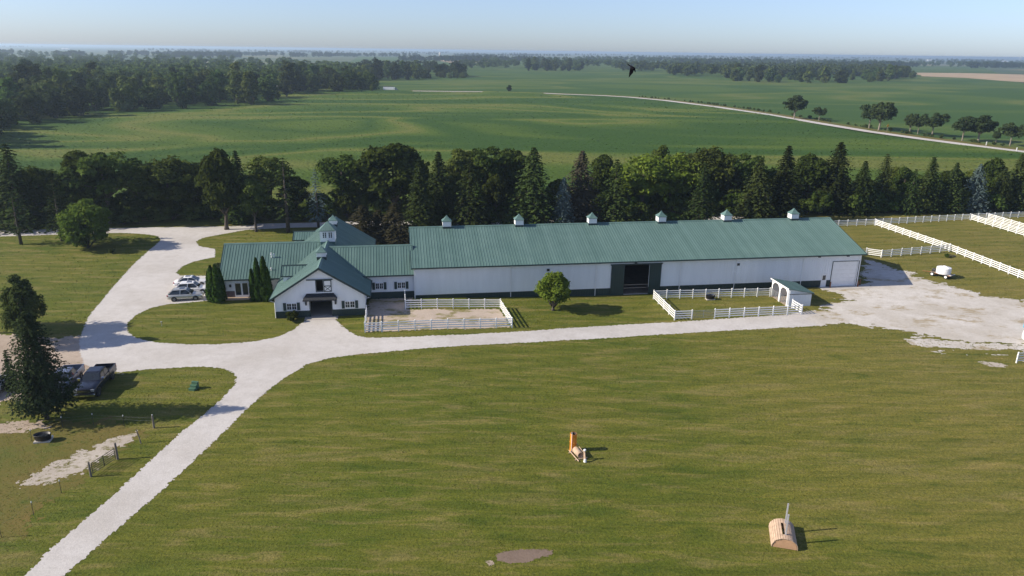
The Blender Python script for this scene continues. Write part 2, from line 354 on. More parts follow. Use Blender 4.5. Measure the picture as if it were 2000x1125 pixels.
def mask_sheet(name, poly, zoff, mat, cell=0.22, amp=0.35, fine=0.2, seed=0, sx=1.0, kind='structure'):
    """a ground cover whose ragged edge is eaten into by the grass: small cells kept where it still holds"""
    X = np.array([p.x for p in poly]); Y = np.array([p.y for p in poly])
    x = np.arange(X.min() - 1.5, X.max() + 1.5, cell); y = np.arange(Y.min() - 1.5, Y.max() + 1.5, cell)
    gx_, gy_ = np.meshgrid((x[:-1] + x[1:]) / 2, (y[:-1] + y[1:]) / 2, indexing='ij'); P = np.stack([gx_.ravel(), gy_.ravel()], 1)
    d = np.full(len(P), 1e9); ins = np.zeros(len(P), bool)
    for i in range(len(X)):
        a = np.array([X[i - 1], Y[i - 1]]); b = np.array([X[i], Y[i]]); ab = b - a; L = (ab ** 2).sum() + 1e-9
        t = np.clip(((P - a) @ ab) / L, 0, 1); d = np.minimum(d, ((P - a - t[:, None] * ab) ** 2).sum(1))
        ins ^= ((a[1] > P[:, 1]) != (b[1] > P[:, 1])) & (P[:, 0] < (b[0] - a[0]) * (P[:, 1] - a[1]) / (b[1] - a[1] + 1e-12) + a[0])
    d = np.where(ins, np.sqrt(d), -np.sqrt(d)); rg = np.random.default_rng(seed)
    near = np.abs(d) < 2.6 * (amp + fine); w = np.zeros(len(P))
    for k in np.nonzero(near)[0]:
        q = P[k]; w[k] = amp * (noise.noise(Vector((q[0] * 0.35 * sx, q[1] * 0.5, seed))) * 1.2 + noise.noise(Vector((q[0] * 1.1 * sx, q[1] * 1.5, seed + 3)))) + fine * noise.noise(Vector((q[0] * 3.3 * sx, q[1] * 3.6, seed + 7)))
    keep = (d + w + rg.normal(0, 0.035, len(P)) > 0).reshape(gx_.shape)
    ii, jj = np.nonzero(keep); ny_ = len(y)
    f = np.stack([ii * ny_ + jj, (ii + 1) * ny_ + jj, (ii + 1) * ny_ + jj + 1, ii * ny_ + jj + 1], 1)
    used, inv = np.unique(f, return_inverse=True); f = inv.reshape(-1, 4)
    vx = x[used // ny_]; vy = y[used % ny_]; lu_ = (vx - O.x) * U.x + (vy - O.y) * U.y
    vz = -0.6 * np.clip((lu_ - 2) / 24, 0, 1) + zoff
    vx = vx + rg.uniform(-0.42, 0.42, len(vx)) * cell; vy = vy + rg.uniform(-0.42, 0.42, len(vy)) * cell
    o = link(bpy.data.objects.new(name, np_mesh(name, np.stack([vx, vy, vz], 1), f, M[mat]))); return tag(o, kind=kind)
def PX(l, z=None): return [G(*p) if z is None else g(p[0], p[1], z) for p in l]
def LU(l): return [L2W(*p) for p in l]
def strip_sheet(name, us, v0, v1, zoff, mat, step=None):
    mb = MB()
    for a, b in zip(us[:-1], us[1:]):
        mb.add([L2W(a, v0, hzu(a) + zoff), L2W(b, v0, hzu(b) + zoff), L2W(b, v1, hzu(b) + zoff), L2W(a, v1, hzu(a) + zoff)], [(0, 1, 2, 3)])
    return tag(mb.build(name, mat), kind='structure')
strip_sheet('ground', [-45000, 2, 26, 45000], -45000, 45000, -0.06, 'farmland')
strip_sheet('lawn', [-240, 2, 26, 300], -112, 61, 0.0, 'lawn')

DRIVE = [(40, 1130), (100, 1072), (170, 1012), (235, 955), (300, 893), (360, 840), (410, 800), (440, 772), (458, 752), (463, 738), (455, 727), (435, 719), (400, 716), (340, 718),
         (280, 722), (235, 727), (195, 722), (165, 712), (157, 690), (155, 665), (163, 642), (172, 620), (190, 598), (225, 556), (262, 515), (295, 486), (314, 469), (310, 462), (290, 458),
         (262, 456), (235, 455), (120, 458), (0, 462), (-60, 464), (-60, 452), (0, 449), (150, 447), (300, 444), (400, 443), (480, 441), (560, 437.5), (620, 435), (700, 432),
         (700, 439), (620, 442), (560, 445), (482, 449), (430, 458), (395, 465), (383, 472), (388, 480), (400, 483), (420, 486), (420, 502), (400, 506), (378, 511), (355, 521), (344, 533), (352, 538), (400, 539),
         (420, 541), (420, 585), (400, 588), (365, 591), (330, 594), (295, 601), (265, 616), (248, 632), (249, 648), (265, 660), (305, 669), (370, 673), (430, 672), (500, 667), (545, 657),
         (572, 645), (588, 632), (600, 624), (604, 619.5), (652, 618), (656, 624), (668, 636), (682, 648), (698, 656), (720, 660.5), (800, 658), (900, 654), (1000, 648.5), (1100, 641.5),
         (1200, 635.5), (1320, 629), (1400, 623.5), (1480, 618), (1550, 613), (1592, 606), (1605, 620), (1600, 636), (1550, 639), (1400, 647), (1250, 656), (1100, 665), (1000, 670.5), (900, 675.5),
         (800, 683), (700, 692), (640, 700), (600, 712), (560, 735), (520, 765), (470, 810), (400, 880), (300, 972), (200, 1058), (118, 1130)]
mask_sheet('gravel_drive', PX(DRIVE), 0.012, 'gravel', 0.14, 0.08, 0.12, 1)
strip_sheet('back_road', [-31, 2, 26, 84], 46.3, 50.5, 0.004, 'gravel')
YARD = [(1580, 610), (1618, 600), (1645, 590), (1656, 584), (1640, 575), (1622, 567), (1606, 564), (1690, 560), (1684, 540), (1690, 507), (1720, 516), (1770, 533), (1800, 545), (1860, 560),
        (1920, 577), (2060, 598), (2060, 680), (1950, 671), (1900, 669), (1850, 664), (1800, 655), (1720, 641), (1650, 633), (1590, 637)]
mask_sheet('gravel_yard', PX(YARD), 0.018, 'yard_gravel', 0.22, 1.5, 0.9, 3, 0.45)
mask_sheet('dirt_lot', PX([(-80, 660), (0, 652), (100, 660), (170, 655), (178, 690), (185, 718), (240, 727), (215, 734), (160, 742), (60, 775), (-80, 800)]), 0.006, 'dirt', 0.2, 0.8, 0.4, 4)
mask_sheet('gravel_pen', LU([(-6.6, -5.9), (-6.6, -12.4), (12.0, -12.3), (11.6, -5.2), (-1.2, -4.6), (-0.2, 0.5), (-6.4, 0.5)]), 0.006, 'pen_dirt', 0.18, 0.15, 0.2, 5)
mask_sheet('rough_paddock', PX([(-60, 838), (60, 832), (170, 822), (260, 832), (268, 850), (232, 880), (180, 925), (110, 975), (40, 1040), (-60, 1105)]), 0.006, 'rough_grass', 0.2, 1.2, 0.6, 6)
mask_sheet('bare_track', PX([(42, 948), (75, 925), (110, 905), (135, 902), (150, 890), (190, 868), (230, 858), (258, 850), (262, 860), (235, 872), (205, 890), (182, 915), (160, 930), (120, 935), (80, 940), (55, 948)]), 0.012, 'bare', 0.09, 1.0, 0.8, 7)
mask_sheet('bare_ground', PX([(-30, 832), (30, 826), (80, 823), (95, 835), (40, 842), (-30, 848)]), 0.012, 'dirt', 0.12, 0.7, 0.5, 8)
mask_sheet('soil_patch', PX([(967, 1083), (985, 1077), (1020, 1074), (1060, 1072), (1080, 1075), (1082, 1083), (1060, 1090), (1030, 1098), (990, 1100), (972, 1094)]), 0.006, 'mole', 0.05, 0.12, 0.12, 9)
mask_sheet('soil_patch', PX([(951, 1098), (962, 1096), (966, 1101), (956, 1104)]), 0.006, 'dirt', 0.05, 0.1, 0.1, 10)
mask_sheet('worn_verge', PX([(1800, 664), (1870, 668), (1960, 674), (2060, 682), (2060, 700), (1980, 690), (1880, 682), (1800, 672)]), 0.014, 'yard_gravel', 0.16, 2.6, 1.5, 14, 0.3)
mask_sheet('worn_verge', PX([(1925, 708), (1945, 711), (1965, 716), (1962, 718), (1935, 714)]), 0.014, 'bare', 0.1, 0.7, 0.5, 15, 0.4)
mb = MB(); mb.box(62.6, 71.2, -1.5, 0.02, -0.85, -0.56); o = mb.build('concrete_apron', 'concrete'); o.location = O; o.rotation_euler = (0, 0, PSI); tag(o, kind='structure')
mb = MB(); mb.box(-14.6, -10.3, -7.2, -5.9, -0.2, 0.05); o = mb.build('concrete_threshold', 'concrete'); o.location = O; o.rotation_euler = (0, 0, PSI); tag(o, kind='structure')

# fields beyond the tree belt lie a little higher
FZ = 2.3
def hide(x, y):
    if y < 520: return 0.0
    k = 1.0 if -24 < x < 22 or -160 < x < -84 else 0.0
    return 0.75 * k * min(1, (y - 520) / 60)
def fz(x, y): return FZ + hide(x, y) + 0.9 * noise.noise(Vector((x * 0.006, y * 0.011, 1.7))) * min(1, max(0, (y - 170) / 80))
ROADPX = [(2500, 369), (2080, 309), (2000, 297), (1900, 284.5), (1800, 271.5), (1700, 257.5), (1600, 241), (1500, 224), (1400, 209), (1300, 196.5), (1230, 190), (1180, 187), (1100, 184), (1045, 181.5),
          (1000, 180.5), (965, 179.5), (900, 179), (820, 178), (750, 177.3), (690, 176.5), (600, 175.5)]
ROADW = [g(p[0], p[1], FZ) for p in ROADPX]
def road_y(x):
    for a, b in zip(ROADW[:-1], ROADW[1:]):
        if min(a.x, b.x) <= x <= max(a.x, b.x) and abs(a.x - b.x) > 1e-6:
            return a.y + (b.y - a.y) * (x - a.x) / (b.x - a.x)
    return 250 if x > 150 else 720
def edge_y(x): return L2W(0, 63).y + (x - L2W(0, 63).x) * math.tan(PSI)
nx, ny = 150, 90
xs = np.concatenate([np.linspace(-420, 230, nx)])
verts = []; faces = []
for i, x in enumerate(xs):
    y0, y1 = edge_y(x), road_y(x) - 3.5
    for j in range(ny):
        t = (j / (ny - 1)) ** 1.6
        y = y0 + (y1 - y0) * t
        z = 0.0 if j == 0 else (1.9 if j == 1 else fz(x, y) - (0.0 if j < ny - 2 or hide(x, y) > 0.1 else fz(x, y) - FZ + 0.05))
        if j == 1: y = y0 + 0.6
        verts.append((x, y, z))
for i in range(nx - 1):
    for j in range(ny - 1):
        a = i * ny + j; faces.append((a, a + ny, a + ny + 1, a + 1))
me = np_mesh('corn_field', np.array(verts), np.array(faces), M['corn']); o = link(bpy.data.objects.new('corn_field', me)); tag(o, kind='structure')
me.polygons.foreach_set('use_smooth', [True] * len(me.polygons))
# far crop beyond the road
far = [Vector((p.x, p.y, 0)) for p in ROADW]
mb = MB(); pts = [(p.x, p.y - 6, FZ - 0.02) for p in ROADW]
mb.v = pts + [(p[0] * 8 if p[1] < 500 else p[0] * 4, 3200 if p[1] > 400 else 2600, FZ - 0.02) for p in pts]
n_ = len(pts); mb.f = [(i, i + 1, n_ + i + 1, n_ + i) for i in range(n_ - 1)]
tag(mb.build('far_field', 'beans'), kind='structure')
mb = MB(); prev = None
for i, p in enumerate(ROADW):
    d = (ROADW[min(i + 1, len(ROADW) - 1)] - ROADW[max(i - 1, 0)]).normalized(); nrm = Vector((-d.y, d.x, 0))
    mb.v += [tuple(p + nrm * 2.9 + Vector((0, 0, 0.10))), tuple(p - nrm * 2.9 + Vector((0, 0, 0.10)))]
    if i: b = 2 * i; mb.f.append((b - 2, b - 1, b + 1, b))
tag(mb.build('gravel_road', 'gravel'), kind='structure')
mb = MB()
for i, p in enumerate(ROADW):
    d = (ROADW[min(i + 1, len(ROADW) - 1)] - ROADW[max(i - 1, 0)]).normalized(); nrm = Vector((-d.y, d.x, 0))
    if nrm.y > 0: nrm = -nrm
    mb.v += [tuple(p - nrm * 2.0 + Vector((0, 0, 0.05))), tuple(p - nrm * 9.5 + Vector((0, 0, 0.05)))]
    if i: b = 2 * i; mb.f.append((b - 2, b - 1, b + 1, b))
tag(mb.build('road_verge', 'rough_grass'), kind='structure')
sheet('stubble_field', [[g(*p, FZ) for p in [(1785, 142), (1900, 143), (2080, 148), (2080, 166), (1960, 158), (1880, 152), (1800, 149)]]], FZ + 0.68, 'stubble', step=40, amp=6)
sheet('stubble_field', [[g(*p, FZ) for p in [(850, 117), (930, 116), (965, 118), (960, 122), (880, 123)]]], FZ + 0.68, 'stubble', step=60, amp=8)

# corn plants: leafy tops in rows, thinning out with distance
def leaves(c, n, sx, sy, rng, twist=True):
    c = np.asarray(c, float); n = np.asarray(n, float); n = n / np.maximum(1e-9, np.linalg.norm(n, axis=1, keepdims=True))
    r_ = rng.normal(size=c.shape); t = np.cross(n, r_); t /= np.maximum(1e-9, np.linalg.norm(t, axis=1, keepdims=True)); b = np.cross(n, t)
    sx = np.broadcast_to(np.asarray(sx, float), (len(c),))[:, None]; sy = np.broadcast_to(np.asarray(sy, float), (len(c),))[:, None]
    v = np.stack([c - t * sx, c - b * sy, c + t * sx, c + b * sy], 1).reshape(-1, 3)
    f = np.arange(len(v)).reshape(-1, 4); return v, f
rng = np.random.default_rng(7)
cp = []; yy = 163.0
pxs = 1 / 705.0
while yy < 640:
    stepx = max(0.55, yy * pxs * 1.25); dy = max(0.6, yy * yy / 34.0 * pxs * 1.1)
    half = yy * 0.80
    x = np.arange(-half, min(half, 225), stepx) + rng.uniform(-0.25, 0.25, len(np.arange(-half, min(half, 225), stepx))) * stepx
    y = yy + rng.uniform(-0.5, 0.5, len(x)) * dy
    cp.append(np.stack([x, y, np.full(len(x), stepx)], 1)); yy += dy
cp = np.concatenate(cp)
ok = np.array([(edge_y(a) + 1 < b < road_y(a) - 9) for a, b, _ in cp]); cp = cp[ok]
zz = np.array([fz(a, b) for a, b, _ in cp])
s_ = cp[:, 2] * rng.uniform(0.45, 0.95, len(cp))
n_ = np.stack([rng.normal(0, 0.17, len(cp)), rng.normal(0, 0.17, len(cp)), np.full(len(cp), 1.0)], 1)
v_, f_ = leaves(np.stack([cp[:, 0], cp[:, 1], zz + 0.22 * np.minimum(cp[:, 2], 1.2) * rng.uniform(0, 1.4, len(cp))], 1), n_, s_, s_ * 0.55, rng)
o = link(bpy.data.objects.new('corn_plants', np_mesh('corn_plants', v_, f_, M['corn_leaf']))); tag(o, 'leafy tops of the corn standing in the field behind the tree belt', 'corn', kind='stuff')

# grass blades over the near lawn
def inpoly(x, y, poly):
    c = np.zeros(len(x), bool); n = len(poly)
    for i in range(n):
        x1, y1 = poly[i].x, poly[i].y; x2, y2 = poly[i - 1].x, poly[i - 1].y
        c ^= ((y1 > y) != (y2 > y)) & (x < (x2 - x1) * (y - y1) / (y2 - y1 + 1e-12) + x1)
    return c
rng = np.random.default_rng(17)
gp = []; yy = 37.0
while yy < 150:
    st_ = yy * 1.42e-3 * 2.1; dy = st_ / max(0.2, 34.0 / math.hypot(34, yy)) * 0.9; half = yy * 0.82 + 4
    n_ = int(2 * half / st_); x = rng.uniform(-half, half, n_); y = yy + rng.uniform(-0.5, 0.5, n_) * dy
    gp.append(np.stack([x, y, np.full(n_, st_)], 1)); yy += dy
gp = np.concatenate(gp)
bad = np.zeros(len(gp), bool)
for pl_ in (PX(DRIVE), PX(YARD)): bad |= inpoly(gp[:, 0], gp[:, 1], pl_)
lu = (gp[:, 0] - O.x) * U.x + (gp[:, 1] - O.y) * U.y; lv = (gp[:, 0] - O.x) * V.x + (gp[:, 1] - O.y) * V.y
for a, b, c, d in ((-0.2, 70, -0.1, 21.5), (-27.1, 0.5, 0.4, 14.2), (-18.8, -6, -6.2, 24), (-6.7, 12, -12.5, 1), (-40, 130, 45.8, 50.8), (62, 71.5, -1.8, 1), (53, 56.7, -8.2, -3.2)):
    bad |= (lu > a) & (lu < b) & (lv > c) & (lv < d)
bad |= inpoly(gp[:, 0], gp[:, 1], PX([(967, 1083), (1020, 1074), (1080, 1075), (1060, 1090), (1030, 1098), (975, 1098)]))
bad |= inpoly(gp[:, 0], gp[:, 1], PX([(42, 948), (135, 902), (190, 868), (258, 850), (262, 860), (205, 890), (160, 930)]))
bad |= inpoly(gp[:, 0], gp[:, 1], PX([(-80, 660), (0, 652), (170, 655), (185, 718), (240, 727), (160, 742), (60, 775), (-80, 800)]))
gp = gp[~bad]; lu = lu[~bad]
zz = -0.6 * np.clip((lu - 2) / 24, 0, 1); s_ = gp[:, 2] * rng.uniform(0.22, 0.5, len(gp))
n_ = np.stack([rng.normal(0, 0.32, len(gp)), rng.normal(0, 0.32, len(gp)), np.full(len(gp), 1.0)], 1)
v_, f_ = leaves(np.stack([gp[:, 0], gp[:, 1], zz + s_ * 0.3], 1), n_, s_, s_ * 0.5, rng)
o = link(bpy.data.objects.new('grass', np_mesh('grass', v_, f_, M['lawn']))); tag(o, 'short mown grass blades covering the lawns', 'grass', kind='stuff')
print('GRASS', len(f_), 'CORN', len(cp))

# ------------------------------------------------------------------ buildings
def local_root(name, label, cat, u=0.0, v=0.0, z=0.0):
    p = L2W(u, v, z); return empty(name, label, cat, p, PSI)
def slope(mb, e0, e1, t1, t0, th=0.10, rib=0.42, rw=0.04, rh=0.042, dark=None):
    """roof slope from eave e0-e1 to top t0-t1 with standing ribs running up the slope"""
    e0, e1, t1, t0 = map(Vector, (e0, e1, t1, t0))
    n = (e1 - e0).cross(t0 - e0).normalized()
    if n.z < 0: n = -n
    d = n * th
    mb.hexa([e0 - d, e1 - d, t1 - d, t0 - d, e0, e1, t1, t0])
    L = (e1 - e0).length; k = int(L / rib); a = (e1 - e0).normalized()
    for i in range(k + 1):
        s0 = (i + 0.5) * L / (k + 1) / L
        p = e0.lerp(e1, s0); q = t0.lerp(t1, s0); w = a * rw; h = n * rh
        mb.add([p - w, p + w, q + w, q - w, p - w * 0.5 + h, p + w * 0.5 + h, q + w * 0.5 + h, q - w * 0.5 + h],
               [(4, 5, 6, 7), (0, 1, 5, 4), (1, 2, 6, 5), (3, 0, 4, 7)])
def wall(mb, ax, pos, a0, a1, z0, z1, openings=(), th=0.15, rib=0.4, out=-1, ztop=None, rr_=0.04, skip=()):
    """wall along local x (ax='x', at y=pos) or y; out = side the ribs face; ztop(a) gives a sloped top"""
    xs_ = sorted({a0, a1, *[v for o_ in openings for v in o_[:2] if a0 < v < a1]})
    zs_ = sorted({z0, z1, *[v for o_ in openings for v in o_[2:] if z0 < v < z1]})
    def B(p0, p1, q0, q1, r0_, r1_):
        if ax == 'x': mb.box(p0, p1, q0, q1, r0_, r1_)
        else: mb.box(q0, q1, p0, p1, r0_, r1_)
    lo, hi = (pos, pos + th) if out < 0 else (pos - th, pos)
    for x0, x1 in zip(xs_[:-1], xs_[1:]):
        for z_0, z_1 in zip(zs_[:-1], zs_[1:]):
            cx, cz = (x0 + x1) / 2, (z_0 + z_1) / 2
            if any(o_[0] < cx < o_[1] and o_[2] < cz < o_[3] for o_ in openings): continue
            B(x0, x1, lo, hi, z_0, z_1)
    if rib:
        k = int((a1 - a0) / rib)
        for i in range(k + 1):
            c = a0 + (i + 0.5) * (a1 - a0) / (k + 1)
            segs = [(z0, ztop(c) if ztop else z1)]
            for o_ in list(openings) + list(skip):
                if o_[0] - 0.03 < c < o_[1] + 0.03:
                    ns = []
                    for s0, s1 in segs:
                        if s0 < o_[2]: ns.append((s0, min(s1, o_[2])))
                        if s1 > o_[3]: ns.append((max(s0, o_[3]), s1))
                    segs = ns
            for s0, s1 in segs:
                if s1 - s0 > 0.05:
                    if out < 0: B(c - 0.025, c + 0.025, pos - rr_, pos, s0, s1)
                    else: B(c - 0.025, c + 0.025, pos, pos + rr_, s0, s1)
def window(parent, u, z, w, h, y, name='window', shutters=0.0, mull=1, rows=1, frame='white_paint', sw=0.38):
    """window on a wall facing -y at local y"""
    f = MB(); t = 0.07
    f.box(u - w / 2, u + w / 2, y - 0.07, y - 0.002, z, z + t).box(u - w / 2, u + w / 2, y - 0.07, y - 0.002, z + h - t, z + h)
    f.box(u - w / 2, u - w / 2 + t, y - 0.07, y - 0.002, z + t, z + h - t).box(u + w / 2 - t, u + w / 2, y - 0.07, y - 0.002, z + t, z + h - t)
    for i in range(1, mull + 1):
        x = u - w / 2 + i * w / (mull + 1); tt = 0.05 if i == (mull + 1) / 2 else 0.016
        f.box(x - tt, x + tt, y - 0.055, y - 0.002, z + t, z + h - t)
    for i in range(1, rows + 1):
        zz_ = z + i * h / (rows + 1); f.box(u - w / 2 + t, u + w / 2 - t, y - 0.05, y - 0.002, zz_ - 0.012, zz_ + 0.012)
    fo = f.build(name, frame, parent)
    MB().box(u - w / 2 + t, u + w / 2 - t, y - 0.03, y - 0.003, z + t, z + h - t).build('pane', 'glass', fo)
    if shutters:
        for s in (-1, 1):
            x = u + s * (w / 2 + 0.04 + sw / 2)
            mb_ = MB(); mb_.box(x - sw / 2, x + sw / 2, y - 0.075, y - 0.036, z - 0.06, z + h + 0.06)
            for i in range(7): zz_ = z + i * h / 7; mb_.box(x - sw / 2 + 0.05, x + sw / 2 - 0.05, y - 0.095, y - 0.075, zz_, zz_ + h / 14)
            mb_.build('shutter', 'dark_green', fo)
    return fo
def cupola(parent, u, v, zb, w, hb, hr, ov=0.16, ridge_slope=0.3, axis='u', win=False):
    h = w / 2; drop = h * ridge_slope + 0.12
    b = MB(); b.box(u - h, u + h, v - h, v + h, zb - drop, zb + hb)
    for s in (-1, 1):
        for t in (-1, 1): b.box(u + s * h - 0.05, u + s * h + 0.05, v + t * h - 0.05, v + t * h + 0.05, zb - drop + 0.02, zb + hb - 0.01)
    if not win:
        for k in range(5):
            z = zb + 0.18 + k * (hb - 0.25) / 5
            b.box(u - h + 0.14, u + h - 0.14, v - h - 0.03, v - h, z, z + 0.07); b.box(u - h - 0.03, u - h, v - h + 0.14, v + h - 0.14, z, z + 0.07)
    bo = b.build('cupola', 'white_paint', parent)
    MB().box(u - h - 0.06, u + h + 0.06, v - h - 0.06, v + h + 0.06, zb - drop - 0.05, zb + 0.1 - (0.25 if win else 0)).build('cupola_base', 'dark_green' if not win else 'roof', bo)
    r_ = MB(); e = h + ov; zz_ = zb + hb
    prof = [(e, zz_ - 0.05), (e, zz_), (e * 0.55, zz_ + hr * 0.36), (e * 0.2, zz_ + hr * 0.74), (0.02, zz_ + hr)] if not win else [(e, zz_ - 0.08), (e, zz_), (0.03, zz_ + hr)]
    rings = [[(u - a, v - a, z), (u + a, v - a, z), (u + a, v + a, z), (u - a, v + a, z)] for a, z in prof]
    r_.v = [p for q in rings for p in q]
    for i in range(len(prof) - 1):
        for k in range(4): k2 = (k + 1) % 4; r_.f.append((4 * i + k, 4 * i + k2, 4 * i + 4 + k2, 4 * i + 4 + k))
    r_.f.append((0, 1, 2, 3)); r_.f.append(tuple(4 * (len(prof) - 1) + k for k in range(4)))
    if win:
        for k in range(1, 8):
            a = u - e + k * 2 * e / 8; top = 1 - abs(a - u) / e
            r_.tube([(a, v - e - 0.01, zz_), (a, v - e + e * top, zz_ + hr * top)], 0.025, 4)
    r_.build('cupola_roof', 'roof', bo)
    return bo
AL, AW = 69.2, 21.0
def build_arena():
    r_ = local_root('riding_arena', 'long white steel riding arena with green roof and six ridge cupolas', 'building')
    ze, zr, vr = 4.7, 8.0, 10.5; zw = 4.82; b0 = -0.66
    door = (30.95, 34.85, -0.6, 4.0)
    gar = (64.6, 68.85, -0.58, 3.45)
    md = (62.95, 63.9, -0.58, 1.55)
    w = MB(); wall(w, 'x', 0.0, 0, AL, 0.5, zw, [door, gar, md], skip=[(28.9, 36.7, -1, 4.1)]); w.build('front_wall', 'white_steel', r_)
    for a, b in ((0.01, 28.95), (36.65, md[0]), (md[1], gar[0]), (gar[1], AL - 0.01)):
        w = MB(); wall(w, 'x', -0.012, a, b, b0 - 0.25, 0.497, [], 0.13, 0.4); w.build('wainscot', 'dark_green', r_)
    w = MB(); wall(w, 'x', AW, 0, AL, b0, zw, [], out=1); w.build('rear_wall', 'white_steel', r_)
    zt = lambda v: zw + (zr - 0.2 - zw) * (1 - abs(v - vr) / vr)
    for u, s in ((0.0, -1), (AL, 1)):
        w = MB(); wall(w, 'y', u, 0.16, AW - 0.16, 0.5 if s > 0 else b0, zw, [], out=s, ztop=zt)
        a, b = (u, u + 0.15) if s < 0 else (u - 0.15, u)
        w.prism([(0.16, zw - 0.02), (AW - 0.16, zw - 0.02), (vr, zr - 0.22)], 'x', a, b); w.build('gable_wall', 'white_steel', r_)
        if s > 0: w = MB(); wall(w, 'y', u + 0.012, 0.16, AW - 0.16, b0, 0.497, [], 0.13, 0.4, s); w.build('wainscot', 'dark_green', r_)
    for u in (-0.04, AL - 0.10):
        MB().box(u, u + 0.14, -0.05, -0.033, -0.6, zw).build('corner_trim', 'white_paint', r_)
    # soffit band under the eave, slightly proud and paler
    MB().box(0, AL, -0.042, -0.031, 4.02, zw - 0.02).build('header_band', 'white_steel', r_)
    r1 = MB(); slope(r1, (-0.4, -0.5, ze), (AL + 0.55, -0.5, ze), (AL + 0.55, vr, zr), (-0.4, vr, zr)); r1.build('roof', 'roof', r_)
    r2 = MB(); slope(r2, (AL + 0.55, AW + 0.5, ze), (-0.4, AW + 0.5, ze), (-0.4, vr, zr), (AL + 0.55, vr, zr)); r2.build('roof', 'roof', r_)
    MB().prism([(vr - 0.28, zr - 0.03), (vr + 0.28, zr - 0.03), (vr, zr + 0.1)], 'x', -0.42, AL + 0.57).build('ridge_cap', 'roof', r_)
    MB().box(-0.42, AL + 0.57, -0.62, -0.5, ze - 0.17, ze - 0.01).build('gutter', 'dark_green', r_)
    for u in (-0.44, AL + 0.53):
        for a, b in ((-0.52, vr), (AW + 0.52, vr)):
            t = MB(); t.hexa([(u, a, ze - 0.22), (u + 0.05, a, ze - 0.22), (u + 0.05, b, zr - 0.22), (u, b, zr - 0.22), (u, a, ze + 0.03), (u + 0.05, a, ze + 0.03), (u + 0.05, b, zr + 0.03), (u, b, zr + 0.03)])
            t.build('rake_trim', 'dark_green', r_)
    for u in (13.9, 26.6, 39.7, 48.5, 59.5, AL - 0.35):
        d = MB(); d.tube([(u, -0.56, ze - 0.15), (u, -0.5, ze - 0.25), (u, -0.1, ze - 0.55), (u, -0.1, hzu(u) + 0.05)], 0.05, 6); d.build('downspout', 'white_paint', r_)
    for u in (5.4, 16.7, 28.5, 40.0, 51.2, 63.0): cupola(r_, u, vr, zr, 1.2, 0.95, 0.85)
    for u, z in ((19.4, 3.65), (48.9, 3.55)):
        MB().box(u - 0.2, u + 0.2, -0.09, -0.03, z - 0.18, z + 0.18).build('vent', 'black_steel', r_)
    for u in (2.3, 32.6, 62.0, 66.8):
        l = MB(); l.box(u - 0.12, u + 0.12, -0.14, -0.042, 4.42, 4.52).box(u - 0.2, u - 0.02, -0.3, -0.14, 4.3, 4.44).box(u + 0.02, u + 0.2, -0.3, -0.14, 4.3, 4.44); l.build('floodlight', 'black_steel' if u > 5 else 'white_paint', r_)
    # big sliding doors, left open
    for a, b in ((28.95, 30.95), (34.85, 36.65)):
        d = MB(); d.box(a, b, -0.16, -0.06, b0 + 0.04, 4.05)
        k = int((b - a) / 0.4)
        for i in range(k + 1): x = a + (i + 0.5) * (b - a) / (k + 1); d.box(x - 0.025, x + 0.025, -0.185, -0.16, b0 + 0.06, 4.0)
        d.build('sliding_door', 'dark_green', r_)
    MB().box(28.8, 36.8, -0.22, -0.05, 4.055, 4.22).build('door_track', 'dark_green', r_)
    g_ = MB()
    for z in (0.25, 0.75): g_.box(30.95, 34.85, 0.3, 0.36, z, z + 0.12)
    g_.build('kick_rail', 'fence_wood', r_)
    MB().box(30.96, 34.84, -0.1, 0.28, -0.75, -0.57).build('door_sill', 'concrete', r_)
    # overhead garage door of sections
    n = 6
    fr = MB(); fr.box(gar[0] - 0.1, gar[0], -0.05, 0.0, gar[2], gar[3] + 0.1).box(gar[1], gar[1] + 0.22, -0.05, 0.0, gar[2], gar[3] + 0.1).box(gar[0], gar[1], -0.05, 0.0, gar[3], gar[3] + 0.1)
    gd = fr.build('garage_door', 'dark_green', r_)
    for i in range(n):
        h = (gar[3] - gar[2]) / n
        MB().box(gar[0], gar[1], 0.02, 0.07, gar[2] + i * h + 0.012, gar[2] + (i + 1) * h).build('door_panel', 'white_paint', gd)
    MB().box(gar[0], gar[1], 0.075, 0.09, gar[2], gar[3]).build('door_lining', 'interior', gd)
    d = MB(); d.box(md[0] + 0.02, md[1] - 0.02, -0.02, 0.05, md[2], md[3] - 0.02); dd = d.build('side_door', 'white_paint', r_)
    MB().box(md[0] + 0.22, md[1] - 0.22, -0.035, -0.02, 0.55, 1.3).build('door_pane', 'glass', dd)
    MB().box(md[0] + 0.09, md[0] + 0.13, -0.08, -0.02, 0.38, 0.44).build('door_handle', 'steel', dd)
    for u in (64.3, 69.0, 69.9):
        MB().lathe([(0.01, 0.4), (0.08, 0.4), (0.09, -0.6), (0.01, -0.6)], 8, c=(u, -0.6 if u < 69.5 else 0.2, 0)).build('bollard', 'rust', r_)
    MB().box(0.2, AL - 0.2, 0.2, AW - 0.2, -0.75, -0.55).build('arena_floor', 'sand', r_)
    return r_
build_arena()

